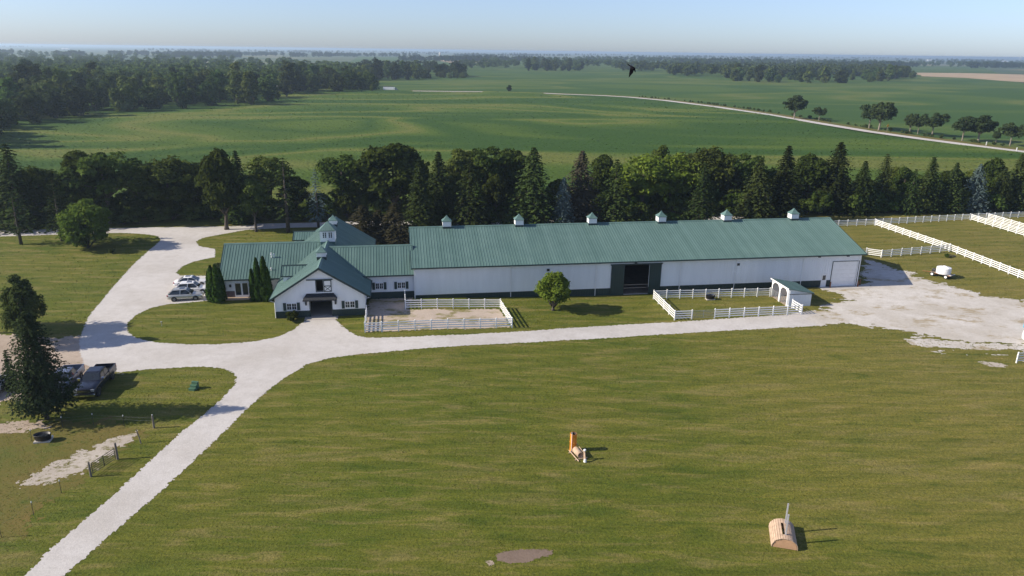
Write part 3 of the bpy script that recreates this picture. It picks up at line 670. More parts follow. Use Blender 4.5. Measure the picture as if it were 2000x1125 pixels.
def build_stable():
    r_ = local_root('stable_barn', 'white stable barn with green gabled roof, dormer, wings and windowed tower cupola', 'building')
    uc, zr, k = -12.4, 6.9, 0.638
    uL, uR, vf, vb = -18.3, -6.75, -5.98, 23.5
    zz_ = lambda u: zr - k * abs(u - uc)
    rf = lambda u: zz_(u) - 0.14
    door = (-13.85, -11.08, 0.05, 2.55); loft = (-12.9, -12.0, 3.55, 5.1)
    w = MB(); zwl = min(rf(uL), rf(uR))
    wall(w, 'x', vf, uL, uR, 0.95, zwl, [door], rib=0.34, ztop=rf, skip=[(-14.7, -10.6, 2.4, 3.3), loft, (-12.0, -10.9, 3.5, 5.1), (-17.3, -15.2, 1.0, 2.2), (-9.8, -7.6, 1.0, 2.2)])
    # gable with the loft opening
    def gable(w_, a, b, v0, v1, op=None):
        cuts = [a, uc, b] + ([op[0], op[1]] if op else [])
        cuts = sorted(c for c in set(cuts) if a <= c <= b)
        for x0, x1 in zip(cuts[:-1], cuts[1:]):
            c = (x0 + x1) / 2
            if op and op[0] < c < op[1]:
                w_.box(x0, x1, v0, v1, zwl, op[2]); w_.prism([(x0, op[3]), (x1, op[3]), (x1, rf(x1)), (x0, rf(x0))], 'y', v0, v1)
            else: w_.prism([(x0, zwl), (x1, zwl), (x1, max(rf(x1), zwl + 0.001)), (x0, max(rf(x0), zwl + 0.001))], 'y', v0, v1)
    gable(w, uL, uR, vf, vf + 0.15, loft)
    w.build('front_wall', 'white_steel', r_)
    for a, b in ((uL - 0.01, door[0]), (door[1], uR + 0.01)):
        w = MB(); wall(w, 'x', vf - 0.012, a, b, -0.1, 0.947, [], 0.13, 0.34); w.build('wainscot', 'dark_green', r_)
    w = MB(); wall(w, 'y', uL, vf + 0.16, vb - 0.2, 0.95, rf(uL), [], out=-1, rib=0.4); w.build('side_wall', 'white_steel', r_)
    w = MB(); wall(w, 'y', uL - 0.012, vf + 0.16, vb - 0.2, -0.1, 0.947, [], 0.13, 0.4, -1); w.build('wainscot', 'dark_green', r_)
    w = MB(); wall(w, 'y', uR, vf + 0.16, vb - 0.2, 0.95, rf(uR), [], out=1, rib=0.4); w.build('side_wall', 'white_steel', r_)
    w = MB(); wall(w, 'y', uR + 0.012, vf + 0.16, vb - 0.2, -0.1, 0.947, [], 0.13, 0.4, 1); w.build('wainscot', 'dark_green', r_)
    w = MB(); wall(w, 'x', vb, uL, uR, -0.1, zwl, [], out=1, rib=0); gable(w, uL, uR, vb - 0.15, vb); w.build('rear_wall', 'white_steel', r_)
    eL, eR = -18.85, -6.02
    a = MB(); slope(a, (eL, vb + 0.5, zz_(eL)), (eL, vf - 0.5, zz_(eL)), (uc, vf - 0.5, zr), (uc, vb + 0.5, zr)); a.build('roof', 'roof_side', r_)
    a = MB(); slope(a, (eR, vf - 0.5, zz_(eR)), (eR, vb + 0.5, zz_(eR)), (uc, vb + 0.5, zr), (uc, vf - 0.5, zr)); a.build('roof', 'roof_side', r_)
    MB().prism([(uc - 0.25, zr - 0.1), (uc + 0.25, zr - 0.1), (uc, zr + 0.1)], 'y', vf - 0.52, vb + 0.52).build('ridge_cap', 'roof', r_)
    for v in (vf - 0.55, vb + 0.5):
        for e in (eL, eR):
            t = MB(); p = [(e, v, zz_(e) - 0.26), (e, v + 0.05, zz_(e) - 0.26), (uc, v + 0.05, zr - 0.26), (uc, v, zr - 0.26)]
            t.hexa(p + [(x, y, z + 0.29) for x, y, z in p]); t.build('rake_trim', 'dark_green', r_)
    for e, s in ((eL, -1), (eR, 1)):
        MB().box(min(e, e + s * 0.12), max(e, e + s * 0.12), vf - 0.5, vb + 0.5, zz_(e) - 0.2, zz_(e) - 0.02).build('gutter', 'dark_green', r_)
        x = uL - 0.05 if s < 0 else uR + 0.05
        MB().tube([(e + s * 0.05, vf - 0.42, zz_(e) - 0.2), (x, vf - 0.04, zz_(e) - 0.5), (x, vf - 0.06, 0.1)], 0.05, 6).build('downspout', 'white_paint', r_)
    for u in (uL, uR - 0.12): MB().box(u, u + 0.12, vf - 0.05, vf - 0.031, 0.95, zwl).build('corner_trim', 'white_paint', r_)
    # loft door
    MB().box(-14.1, -10.75, vf - 0.14, vf - 0.04, 5.12, 5.24).build('loft_track', 'dark_green', r_)
    fr = MB(); fr.box(loft[0] - 0.07, loft[0], vf - 0.06, vf, loft[2] - 0.07, loft[3]).box(loft[0] - 0.07, loft[1], vf - 0.06, vf, loft[2] - 0.08, loft[2]).build('loft_frame', 'dark_green', r_)
    x0, x1, z0, z1 = -11.95, -10.93, 3.5, 5.1
    ld = MB().box(x0, x1, vf - 0.1, vf - 0.05, z0, z1).build('loft_door', 'white_paint', r_)
    t = MB(); y0, y1 = vf - 0.14, vf - 0.1; q = 0.1; zm = 4.25
    t.box(x0, x0 + q, y0, y1, z0, z1).box(x1 - q, x1, y0, y1, z0, z1).box(x0 + q, x1 - q, y0, y1, z0, z0 + q).box(x0 + q, x1 - q, y0, y1, z1 - q, z1).box(x0 + q, x1 - q, y0, y1, zm, zm + q)
    for s in (0, 1):
        pa, pb = ((x0 + q, z0 + q), (x1 - q, zm)) if s == 0 else ((x0 + q, zm), (x1 - q, z0 + q))
        t.prism([(pa[0], pa[1] - 0.04), (pb[0], pb[1] - 0.04), (pb[0], pb[1] + 0.04), (pa[0], pa[1] + 0.04)], 'y', y0 + 0.006 * s + 0.003, y1)
    t.build('cross_trim', 'dark_green', ld)
    # canopy over the doorway
    c = MB(); c.v = [(-14.65, vf - 0.95, 2.52), (-10.3, vf - 0.95, 2.52), (-10.3, vf - 0.03, 2.52), (-14.65, vf - 0.03, 2.52), (-14.65, vf - 0.95, 2.66), (-10.3, vf - 0.95, 2.66), (-10.75, vf - 0.03, 3.3), (-14.2, vf - 0.03, 3.3), (-10.3, vf - 0.03, 2.66), (-14.65, vf - 0.03, 2.66)]
    c.f = [(0, 1, 2, 3), (0, 1, 5, 4), (4, 5, 6, 7), (1, 2, 8, 5), (5, 8, 6), (0, 3, 9, 4), (4, 9, 7), (3, 2, 8, 6, 7, 9)]
    c.build('canopy', 'shingle', r_)
    for x, s in ((door[0], -1), (door[1], 1)):
        MB().box(x - 0.1 if s < 0 else x, x if s < 0 else x + 0.1, vf - 0.05, vf - 0.032, 0.95, 2.5).build('door_trim', 'dark_green', r_)
    for u in (-14.35, -10.55):
        l = MB(); l.box(u - 0.11, u + 0.11, vf - 0.25, vf - 0.05, 1.75, 2.15).box(u - 0.14, u + 0.14, vf - 0.28, vf - 0.032, 2.15, 2.2); l.build('wall_lantern', 'black_steel', r_)
    window(r_, -16.22, 1.12, 1.3, 0.95, vf - 0.03, shutters=1, mull=3, rows=1)
    window(r_, -8.7, 1.12, 1.3, 0.95, vf - 0.03, shutters=1, mull=3, rows=1)
    MB().box(uL + 0.2, uR - 0.2, vf + 0.16, vb - 0.2, -0.1, 0.04).build('aisle_floor', 'concrete', r_)
    MB().box(uL + 0.3, uR - 0.3, vf + 9, vf + 9.1, 0.04, 3.0).build('inner_partition', 'interior', r_)  # back wall coloured dark so the open doorway stays in shade
    for u in (-14.4, -10.5): MB().box(u - 0.05, u + 0.05, vf + 0.3, vf + 9, 0.04, 2.4).build('stall_front', 'interior', r_)
    # front dormer on the left slope: small cross gable
    def cross(vc, z_r, half, uo, name, kk=0.72):
        ui = uc - (zr - z_r) / k + 0.3            # runs into the main slope
        a_ = MB(); z_e = z_r - half * kk
        slope(a_, (uo - 0.3, vc - half - 0.2, z_e - 0.2 * kk), (ui, vc - half - 0.2, z_e - 0.2 * kk), (ui, vc, z_r), (uo - 0.3, vc, z_r), 0.08); ro = a_.build(name, 'roof', r_)
        a_ = MB(); slope(a_, (ui, vc + half + 0.2, z_e - 0.2 * kk), (uo - 0.3, vc + half + 0.2, z_e - 0.2 * kk), (uo - 0.3, vc, z_r), (ui, vc, z_r), 0.08); a_.build('rear_slope', 'roof', ro)
        b_ = MB(); z0_ = zz_(uo) - 0.3
        b_.prism([(vc - half, z0_), (vc + half, z0_), (vc + half, z_e - 0.1), (vc, z_r - 0.12), (vc - half, z_e - 0.1)], 'x', uo, ui - 0.4); b_.build('dormer_wall', 'white_steel', ro)
        for sg in (-1, 1):
            t = MB(); p = [(uo - 0.34, vc + sg * (half + 0.22), z_e - 0.2 * kk - 0.2), (uo - 0.29, vc + sg * (half + 0.22), z_e - 0.2 * kk - 0.2), (uo - 0.29, vc, z_r - 0.2), (uo - 0.34, vc, z_r - 0.2)]
            t.hexa(p + [(x, y, z + 0.27) for x, y, z in p]); t.build('rake_trim', 'dark_green', ro)
        MB().prism([(vc - 0.14, z_r - 0.02), (vc + 0.14, z_r - 0.02), (vc, z_r + 0.09)], 'x', uo - 0.34, ui - 0.3).build('ridge_cap', 'dark_green', ro)
        MB().box(uo - 0.32, ui - 1.0, vc - half - 0.26, vc - half - 0.2, z_e - 0.2 * kk - 0.14, z_e - 0.2 * kk - 0.01).build('eave_trim', 'dark_green', ro)
    cross(0.11, 5.5, 1.3, -17.75, 'dormer_roof')
    cross(23.1, 4.75, 1.9, -19.1, 'rear_porch_roof', 0.45)
    # left wing
    def wing(ua, ub, v0, v1, z_e, z_r, name, sill, base):
        vc = (v0 + v1) / 2; kk = (z_r - z_e) / (vc - v0 + 0.5)
        w_ = MB(); zt_ = z_e + 0.5 * kk - 0.14
        wall(w_, 'x', v0, ua, ub, sill, zt_, [], rib=0.4); w_.build(name + '_wall', 'white_steel', r_)
        w_ = MB(); wall(w_, 'x', v1, ua, ub, sill, zt_, [], rib=0.4, out=1); w_.build(name + '_wall', 'white_steel', r_)
        w_ = MB(); wall(w_, 'x', v0 - 0.012, ua - 0.01, ub, -0.1, sill - 0.003, [], 0.13, 0.4 if base == 'dark_green' else 0); w_.build('wainscot', base, r_)
        w_ = MB(); wall(w_, 'x', v1 + 0.012, ua - 0.01, ub, -0.1, sill - 0.003, [], 0.13, 0, out=1); w_.build('wainscot', base, r_)
        a_ = MB(); slope(a_, (ua - 0.4, v0 - 0.5, z_e), (ub, v0 - 0.5, z_e), (ub, vc, z_r), (ua - 0.4, vc, z_r), rib=0.4); a_.build('roof', 'roof', r_)
        a_ = MB(); slope(a_, (ub, v1 + 0.5, z_e), (ua - 0.4, v1 + 0.5, z_e), (ua - 0.4, vc, z_r), (ub, vc, z_r), rib=0.4); a_.build('roof', 'roof', r_)
        MB().prism([(vc - 0.22, z_r - 0.09), (vc + 0.22, z_r - 0.09), (vc, z_r + 0.09)], 'x', ua - 0.42, ub).build('ridge_cap', 'roof', r_)
        MB().box(ua - 0.42, ub - 0.02, v0 - 0.6, v0 - 0.5, z_e - 0.17, z_e - 0.01).build('gutter', 'dark_green', r_)
        return vc, kk
    vc, kk = wing(-26.9, -13.2, 3.4, 14.0, 2.85, 6.6, 'left_wing', 1.0, 'stone')
    gw = MB(); wall(gw, 'y', -26.9, 3.56, 13.84, -0.1, 3.02, [], out=-1, rib=0.4, ztop=lambda v: 6.45 - kk * abs(v - vc)); gw.prism([(3.56, 3.0), (13.84, 3.0), (vc, 6.42)], 'x', -26.9, -26.75); gw.build('gable_wall', 'white_steel', r_)
    for v in ((2.88, vc), (14.52, vc)):
        t = MB(); p = [(-27.34, v[0], 2.62), (-27.29, v[0], 2.62), (-27.29, v[1], 6.36), (-27.34, v[1], 6.36)]; t.hexa(p + [(x, y, z + 0.28) for x, y, z in p]); t.build('rake_trim', 'dark_green', r_)
    # french doors with lanterns and step
    fd = MB(); y = 3.4 - 0.03
    x0, x1, z0, z1 = -25.3, -23.35, 0.12, 2.25
    fd.box(x0, x1, y - 0.1, y - 0.002, z1 - 0.1, z1).box(x0, x0 + 0.12, y - 0.1, y - 0.002, z0, z1 - 0.1).box(x1 - 0.12, x1, y - 0.1, y - 0.002, z0, z1 - 0.1).box(-24.42, -24.2, y - 0.1, y - 0.002, z0, z1 - 0.1).box(x0 + 0.12, -24.42, y - 0.1, y - 0.002, z0, z0 + 0.28).box(-24.2, x1 - 0.12, y - 0.1, y - 0.002, z0, z0 + 0.28)
    fo = fd.build('french_door', 'white_paint', r_)
    for a_, b_ in ((x0 + 0.12, -24.42), (-24.2, x1 - 0.12)): MB().box(a_, b_, y - 0.05, y - 0.003, z0 + 0.28, z1 - 0.1).build('pane', 'glass', fo)
    MB().box(-25.95, -25.7, y - 0.22, y - 0.04, 1.65, 2.0).build('wall_lantern', 'black_steel', r_)
    MB().box(-26.6, -22.2, 2.2, 3.37, -0.05, 0.12).build('door_step', 'wood', r_)
    MB().tube([(-26.96, 3.3, 2.7), (-26.96, 3.3, 0.1)], 0.05, 6).build('downspout', 'white_paint', r_)
    # roof vents on the left wing
    zl = lambda v: 2.85 + kk * (v - 2.9)
    for u, v, h in ((-20.35, 6.2, 0.75), (-20.0, 6.25, 0.55), (-20.2, 4.2, 0.4)):
        p = MB(); p.tube([(u, v, zl(v) - 0.1), (u, v, zl(v) + h)], 0.07, 8); p.tube([(u - 0.14, v, zl(v) + h * 0.6), (u + 0.14, v, zl(v) + h * 0.6)], 0.06, 6); p.build('vent_pipe', 'white_paint', r_)
    # link to the arena
    wing(-12.2, -0.05, 0.55, 9.45, 3.6, 6.7, 'link', 1.0, 'dark_green')
    window(r_, -4.95, 1.45, 1.15, 0.95, 0.52, shutters=1, mull=3, rows=1)
    window(r_, -1.85, 1.45, 1.15, 0.95, 0.52, shutters=1, mull=3, rows=1)
    # cupolas on the barn ridge
    cupola(r_, uc - 0.05, -0.9, zr, 1.15, 0.75, 0.8, ridge_slope=0.64)
    cupola(r_, uc - 0.05, 18.6, zr, 1.15, 0.75, 0.8, ridge_slope=0.64)
    tw = cupola(r_, uc, 8.8, zr, 2.05, 1.55, 1.15, 0.18, 0.64, win=True)
    y = 8.8 - 1.025
    window(tw, uc - 0.42, zr + 0.38, 0.62, 0.95, y, mull=1, rows=2); window(tw, uc + 0.42, zr + 0.38, 0.62, 0.95, y, mull=1, rows=2)
build_stable()

# run-in shed in the right pen
def build_shed():
    sh = local_root('run_in_shed', 'small white horse shelter with green mono-pitch roof and two arched openings', 'shelter', 53.0, -8.1, -0.6)
    D, W_ = 4.8, 3.6; h0, h1 = 2.75, 2.0     # open side faces the grass pen (local -x), roof falls to +x
    zt_ = lambda x: h0 + (h1 - h0) * x / W_
    f = MB()
    # front frame with two arches, in the plane x=0 running along y
    ops = [(0.3, 2.2), (2.55, 4.5)]
    f.box(-0.06, 0.06, 0.06, 0.3, 0, h0).box(-0.06, 0.06, 2.2, 2.55, 0, h0).box(-0.06, 0.06, 4.5, D - 0.06, 0, h0)
    for a, b in ops:
        c = 0.5; zt0 = h0 - 0.3
        f.prism([(a, h0), (b, h0), (b, zt0 - c), (b - c, zt0), (a + c, zt0), (a, zt0 - c)], 'x', -0.06, 0.06)
    f.build('arched_front', 'white_paint', sh)
    w = MB(); w.prism([(0.062, 0), (W_, 0), (W_, h1 - 0.1), (0.062, h0 - 0.1)], 'y', 0, 0.06)
    for i in range(9): x = 0.2 + i * (W_ - 0.4) / 8; w.box(x - 0.03, x + 0.03, -0.035, 0, 0.02, zt_(x) - 0.12)
    w.build('near_wall', 'white_steel', sh)
    w = MB(); w.prism([(0.062, 0), (W_, 0), (W_, h1 - 0.1), (0.062, h0 - 0.1)], 'y', D - 0.06, D); w.build('far_wall', 'white_steel', sh)
    MB().box(W_ - 0.06, W_, 0.062, D - 0.062, 0, h1 - 0.1).build('rear_wall', 'white_steel', sh)
    r_ = MB(); slope(r_, (W_ + 0.25, -0.25, h1), (W_ + 0.25, D + 0.25, h1), (-0.2, D + 0.25, h0 + 0.05), (-0.2, -0.25, h0 + 0.05), 0.08, 0.5); r_.build('roof', 'roof', sh)
    MB().box(-0.24, -0.2, -0.25, D + 0.25, h0 - 0.1, h0 + 0.06).build('fascia', 'white_paint', sh)
    MB().box(-0.02, W_ + 0.2, -0.29, -0.25, h1 - 0.1, h1 - 0.02).build('eave_trim', 'dark_green', sh)
    MB().box(0.05, W_ - 0.07, 0.07, D - 0.07, -0.1, 0.03).build('floor', 'dirt', sh)
    for a, b in ops:
        gt = MB()
        for i in range(5): z = 0.25 + i * 0.22; gt.tube([(0.1, a + 0.02, z), (0.1, b - 0.02, z)], 0.03, 6)
        for y in (a + 0.03, (a + b) / 2, b - 0.03): gt.tube([(0.1, y, 0.2), (0.1, y, 1.2)], 0.03, 6)
        gt.build('gate', 'steel', sh)
build_shed()

# ------------------------------------------------------------------ fences
POST = MB().box(-0.065, 0.065, -0.065, 0.065, -0.15, 1.4).add([(-0.08, -0.08, 1.4), (0.08, -0.08, 1.4), (0.08, 0.08, 1.4), (-0.08, 0.08, 1.4), (0, 0, 1.46)], [(0, 1, 4), (1, 2, 4), (2, 3, 4), (3, 0, 4), (3, 2, 1, 0)]).mesh('post', M['vinyl'])
RAIL = MB().box(0, 1, -0.02, 0.02, -0.07, 0.07).mesh('rail', M['vinyl'])
def fence(label, runs, spacing=2.1, group=None, rails=(0.3, 0.62, 0.94, 1.25)):
    """runs: list of polylines in building-grid coordinates (u,v)"""
    p0 = L2W(*runs[0][0]); p0.z = hz(p0.x, p0.y)
    fo = empty('white_rail_fence', label, 'fence', p0, 0, group); done = set()
    for run in runs:
        for a, b in zip(run[:-1], run[1:]):
            A, B = L2W(*a), L2W(*b); n = max(1, round((B - A).length / spacing)); q = [A.lerp(B, i / n) for i in range(n + 1)]
            for p in q: p.z = hz(p.x, p.y)
            for i, p in enumerate(q):
                key = (round(p.x, 1), round(p.y, 1))
                if key in done: continue
                done.add(key); o = link(bpy.data.objects.new('post', POST), fo); o.location = p - p0; o.rotation_euler = (0, 0, PSI); o.scale.z = random.Random(hash(key)).uniform(0.99, 1.02)
            for s, t in zip(q[:-1], q[1:]):
                d = t - s; L = d.length
                for h in rails:
                    o = link(bpy.data.objects.new('rail', RAIL), fo); o.location = s - p0 + Vector((0, 0, h)); o.scale = (L, 1, 1)
                    o.rotation_euler = (0, -math.asin(d.z / L), math.atan2(d.y, d.x))
    return fo
fence('white four-rail fence round the gravel pen beside the stable doorway', [[(-6.55, -6.1), (-6.55, -12.5), (12.2, -12.4), (11.7, -4.9), (-1.4, -4.3), (-1.4, -0.2)]])
fence('white rail fence on three sides of the grass pen, by the arched shelter', [[(37.2, -11.4), (34.75, -11.4), (34.85, -2.6), (52.7, -3.5)], [(40.5, -11.4), (53.4, -11.3), (53.3, -8.9)]])
fence('long white rail fence along the foot of the spruce belt behind the paddocks', [[(83.5, 38.0), (98.8, 38.9), (123.9, 41.6), (150, 43.4)]])
fence('white rail fence running from spruces towards camera, between the two grass paddocks', [[(98.8, 38.6), (99.6, 17.6), (98.8, 0.8), (98.3, -9)]])
fence('short white rail fence beside arena corner, joining the long paddock fence', [[(81.9, 16.6), (83.8, 14.9), (99.3, 17.2)]])
fence('nearer of two parallel white fences in the top right corner', [[(123.9, 41.2), (123.5, 20)]])
fence('farther of two parallel white fences in the top right corner', [[(128.5, 41.6), (128.0, 20)]])
a = G(1985, 709); al = (a - O).dot(U), (a - O).dot(V)
fence('end of a white rail fence at the right picture edge below the gravel yard', [[al, (al[0] + 8.0, al[1] + 0.4)]])
# galvanised gate in the right pen
def tube_gate(name, label, p, rz, L, h, mat, nb=5):
    r_ = empty(name, label, 'gate', p, rz); 
    for i in range(nb): z = 0.2 + i * (h - 0.2) / (nb - 1); MB().tube([(0.06, 0, z), (L - 0.06, 0, z)], 0.025, 6).build('bar', mat, r_)
    for x in (0.06, L / 2, L - 0.06): MB().tube([(x, 0, 0.16), (x, 0, h + 0.03)], 0.03, 6).build('upright', mat, r_)
    return r_
p = L2W(37.2, -11.4, -0.6); tube_gate('pen_gate', 'pale galvanised tube gate in the front of the grass pen', p, PSI, 3.3, 1.25, 'steel', 6)
p = L2W(79.0, 16.2, -0.6); tube_gate('pen_gate', 'tube gate between arena corner and short white paddock fence', p, PSI + 0.1, 2.8, 1.25, 'wire', 5)

# ------------------------------------------------------------------ vegetation
def decid(seed, H, Rr, nc, nl, ls, base=0.28, flat=1.0, shape=1.0, rcf=(0.2, 0.36), droop=0.0):
    r_ = np.random.default_rng(seed); cz = H * (base + 1) / 2; rz = H * (1 - base) / 2
    d = r_.normal(size=(nc, 3)); d /= np.linalg.norm(d, axis=1, keepdims=True); rad = r_.uniform(0.35, 1, nc) ** 0.6
    cen = d * rad[:, None] * np.array([Rr * 0.82, Rr * 0.82, rz * 0.84]); cen[:, 2] += cz
    lob = 1 + 0.3 * np.sin(np.arctan2(cen[:, 1], cen[:, 0]) * 2 + seed) * np.cos(cen[:, 2] / H * 5 + seed)
    hh = np.clip((cen[:, 2] - H * base) / (H * (1 - base)), 0, 1); taper = 1 - shape * 0.35 * hh ** 2
    cen[:, :2] *= (lob * taper)[:, None]
    rc = Rr * r_.uniform(*rcf, nc)
    dd = r_.normal(size=(nc, nl, 3)); dd /= np.linalg.norm(dd, axis=2, keepdims=True); dd[:, :, 2] = np.where(dd[:, :, 2] < -0.45, -dd[:, :, 2], dd[:, :, 2])
    pos = cen[:, None, :] + dd * rc[:, None, None] * r_.uniform(0.55, 1.12, (nc, nl, 1)) * np.array([1, 1, 0.78])
    pos[:, :, 2] -= droop * r_.uniform(0, 1, (nc, nl)) * rc[:, None]
    nrm = dd + 0.55 * r_.normal(size=dd.shape) + np.array([0, 0, 0.25])
    P = pos.reshape(-1, 3); s = ls * r_.uniform(0.6, 1.35, len(P))
    v, f = leaves(P, nrm.reshape(-1, 3), s, s * 0.62, r_)
    t = MB(); tr = H * 0.02 + 0.06; lean = r_.uniform(-0.03, 0.03, 2) * H
    t.tube([(0, 0, -0.15), (0, 0, H * 0.04), (lean[0] * 0.5, lean[1] * 0.5, H * base), (lean[0], lean[1], H * 0.75)], [tr * 1.6, tr * 1.15, tr * 0.85, tr * 0.25], 8)
    for i in np.argsort(cen[:, 2])[: min(12, nc)]:
        c = cen[i]; z0 = H * base * r_.uniform(0.75, 1.3)
        t.tube([(lean[0] * 0.4, lean[1] * 0.4, z0), (c[0] * 0.5, c[1] * 0.5, z0 * 0.45 + c[2] * 0.55 - 0.1), tuple(c)], [tr * 0.5, tr * 0.32, tr * 0.1], 5)
    return v, f, t
def spruce(seed, H, Rr, nlev, nbr, qs, bare=0.05, droop=0.25, thin=1.0, power=0.85, nq=9):
    r_ = np.random.default_rng(seed); C = []; Nn = []; SX = []; t = MB(); tr = H * 0.014 + 0.05
    t.tube([(0, 0, -0.15), (0, 0, H * 0.4), (0, 0, H * 0.97)], [tr * 1.3, tr * 0.8, 0.02], 8)
    for i in range(nlev):
        z = H * (bare + (0.985 - bare) * (i / (nlev - 1)) ** 1.0); fr = (z / H - bare) / (1 - bare)
        rad = Rr * (1 - fr) ** power * r_.uniform(0.8, 1.12) + 0.12
        if fr < 0.12: rad *= 0.75 + fr * 2
        n = max(4, int(nbr * (0.45 + 0.55 * (1 - fr)) * thin))
        for k in range(n):
            a = 2 * math.pi * (k + r_.uniform(-0.4, 0.4)) / n + i * 1.7; L = rad * r_.uniform(0.72, 1.12); ca, sa = math.cos(a), math.sin(a)
            q = np.linspace(0.22, 1.0, nq) + r_.uniform(-0.05, 0.05, nq)
            zz_ = z + L * (0.10 * q - droop * q ** 2) + r_.normal(0, 0.05, nq) * Rr * 0.3
            lat = r_.normal(0, 0.13, nq) * L * (1.15 - q)
            C.append(np.stack([ca * L * q - sa * lat, sa * L * q + ca * lat, zz_], 1))
            nn = np.stack([ca * 0.35 + r_.normal(0, 0.4, nq), sa * 0.35 + r_.normal(0, 0.4, nq), np.full(nq, 0.75)], 1); Nn.append(nn)
            SX.append(qs * r_.uniform(0.7, 1.3, nq) * (1.1 - 0.35 * q) * (0.55 + 0.45 * (1 - fr)))
            if k % 3 == 0 and fr < 0.5: t.tube([(0, 0, z), (ca * L * 0.8, sa * L * 0.8, z + L * (0.08 - droop * 0.64))], [0.04, 0.012], 4, cap=False)
    C = np.concatenate(C); Nn = np.concatenate(Nn); SX = np.concatenate(SX)
    v, f = leaves(C, Nn, SX, SX * 0.6, r_)
    return v, f, t
PROTO = {}
def proto(key, vft, leaf, bark='bark', crown='crown'):
    v, f, t = vft; PROTO[key] = (np_mesh(crown, v, f, M[leaf]), t.mesh('trunk', M[bark], True)); return PROTO[key]
def reproto(key, src, leaf):
    a = PROTO[src][0].copy(); a.materials.clear(); a.materials.append(M[leaf]); PROTO[key] = (a, PROTO[src][1])
for i in range(5):
    proto('dec%d' % i, decid(100 + i, 12, [4.6, 5.2, 4.2, 5.6, 4.4][i], 62, 105, 0.34, [0.2, 0.3, 0.16, 0.26, 0.3][i], shape=[1, 0.6, 1.4, 0.3, 1][i]), 'leaf')
proto('open0', decid(130, 12, 5.6, 34, 110, 0.30, 0.42, rcf=(0.17, 0.3), shape=0.2), 'leaf')
proto('open1', decid(131, 12, 5.0, 30, 110, 0.30, 0.4, rcf=(0.17, 0.3), shape=0.4), 'leaf')
for i in range(3): proto('spr%d' % i, spruce(200 + i, 14, [3.7, 4.3, 3.4][i], 36, 17, 0.4, 0.03, [0.3, 0.42, 0.25][i], 1.0, [0.74, 0.68, 0.78][i]), 'needle')
proto('spr3', spruce(207, 14, 3.9, 30, 15, 0.38, 0.03, 0.5, 0.9, 0.72), 'needle')
proto('thin0', spruce(210, 14, 3.4, 22, 9, 0.36, 0.16, 0.2, 0.7, 0.7, 7), 'needle')
proto('thin1', spruce(211, 14, 3.6, 20, 8, 0.34, 0.22, 0.15, 0.6, 0.6, 7), 'needle')
reproto('blue', 'spr1', 'needle_blue'); reproto('brown', 'spr1', 'needle_brown'); reproto('thinbrown', 'thin0', 'needle_brown')
M['needle_dry'] = mat_leaf('dry_needles', (0.036, 0.036, 0.018), (0.06, 0.056, 0.03), 0.1, 0.15); reproto('dry', 'spr3', 'needle_dry'); reproto('light', 'dec3', 'leaf_light'); reproto('bluethin', 'thin0', 'needle_blue')
NOTREE = {}
def plant(key, label, cat, p, H, Rs=None, h0=None, rz=0.0, name='tree', group=None):
    me, tr = PROTO[key]; hh = max(v.co.z for v in me.vertices) if key not in NOTREE else NOTREE[key]; NOTREE[key] = hh
    r_ = empty(name, label, cat, p, rz, group); s = H / hh; w = s if Rs is None else Rs
    link(bpy.data.objects.new('crown', me), r_); link(bpy.data.objects.new('trunk', tr), r_); r_.scale = (w, w, s); return r_
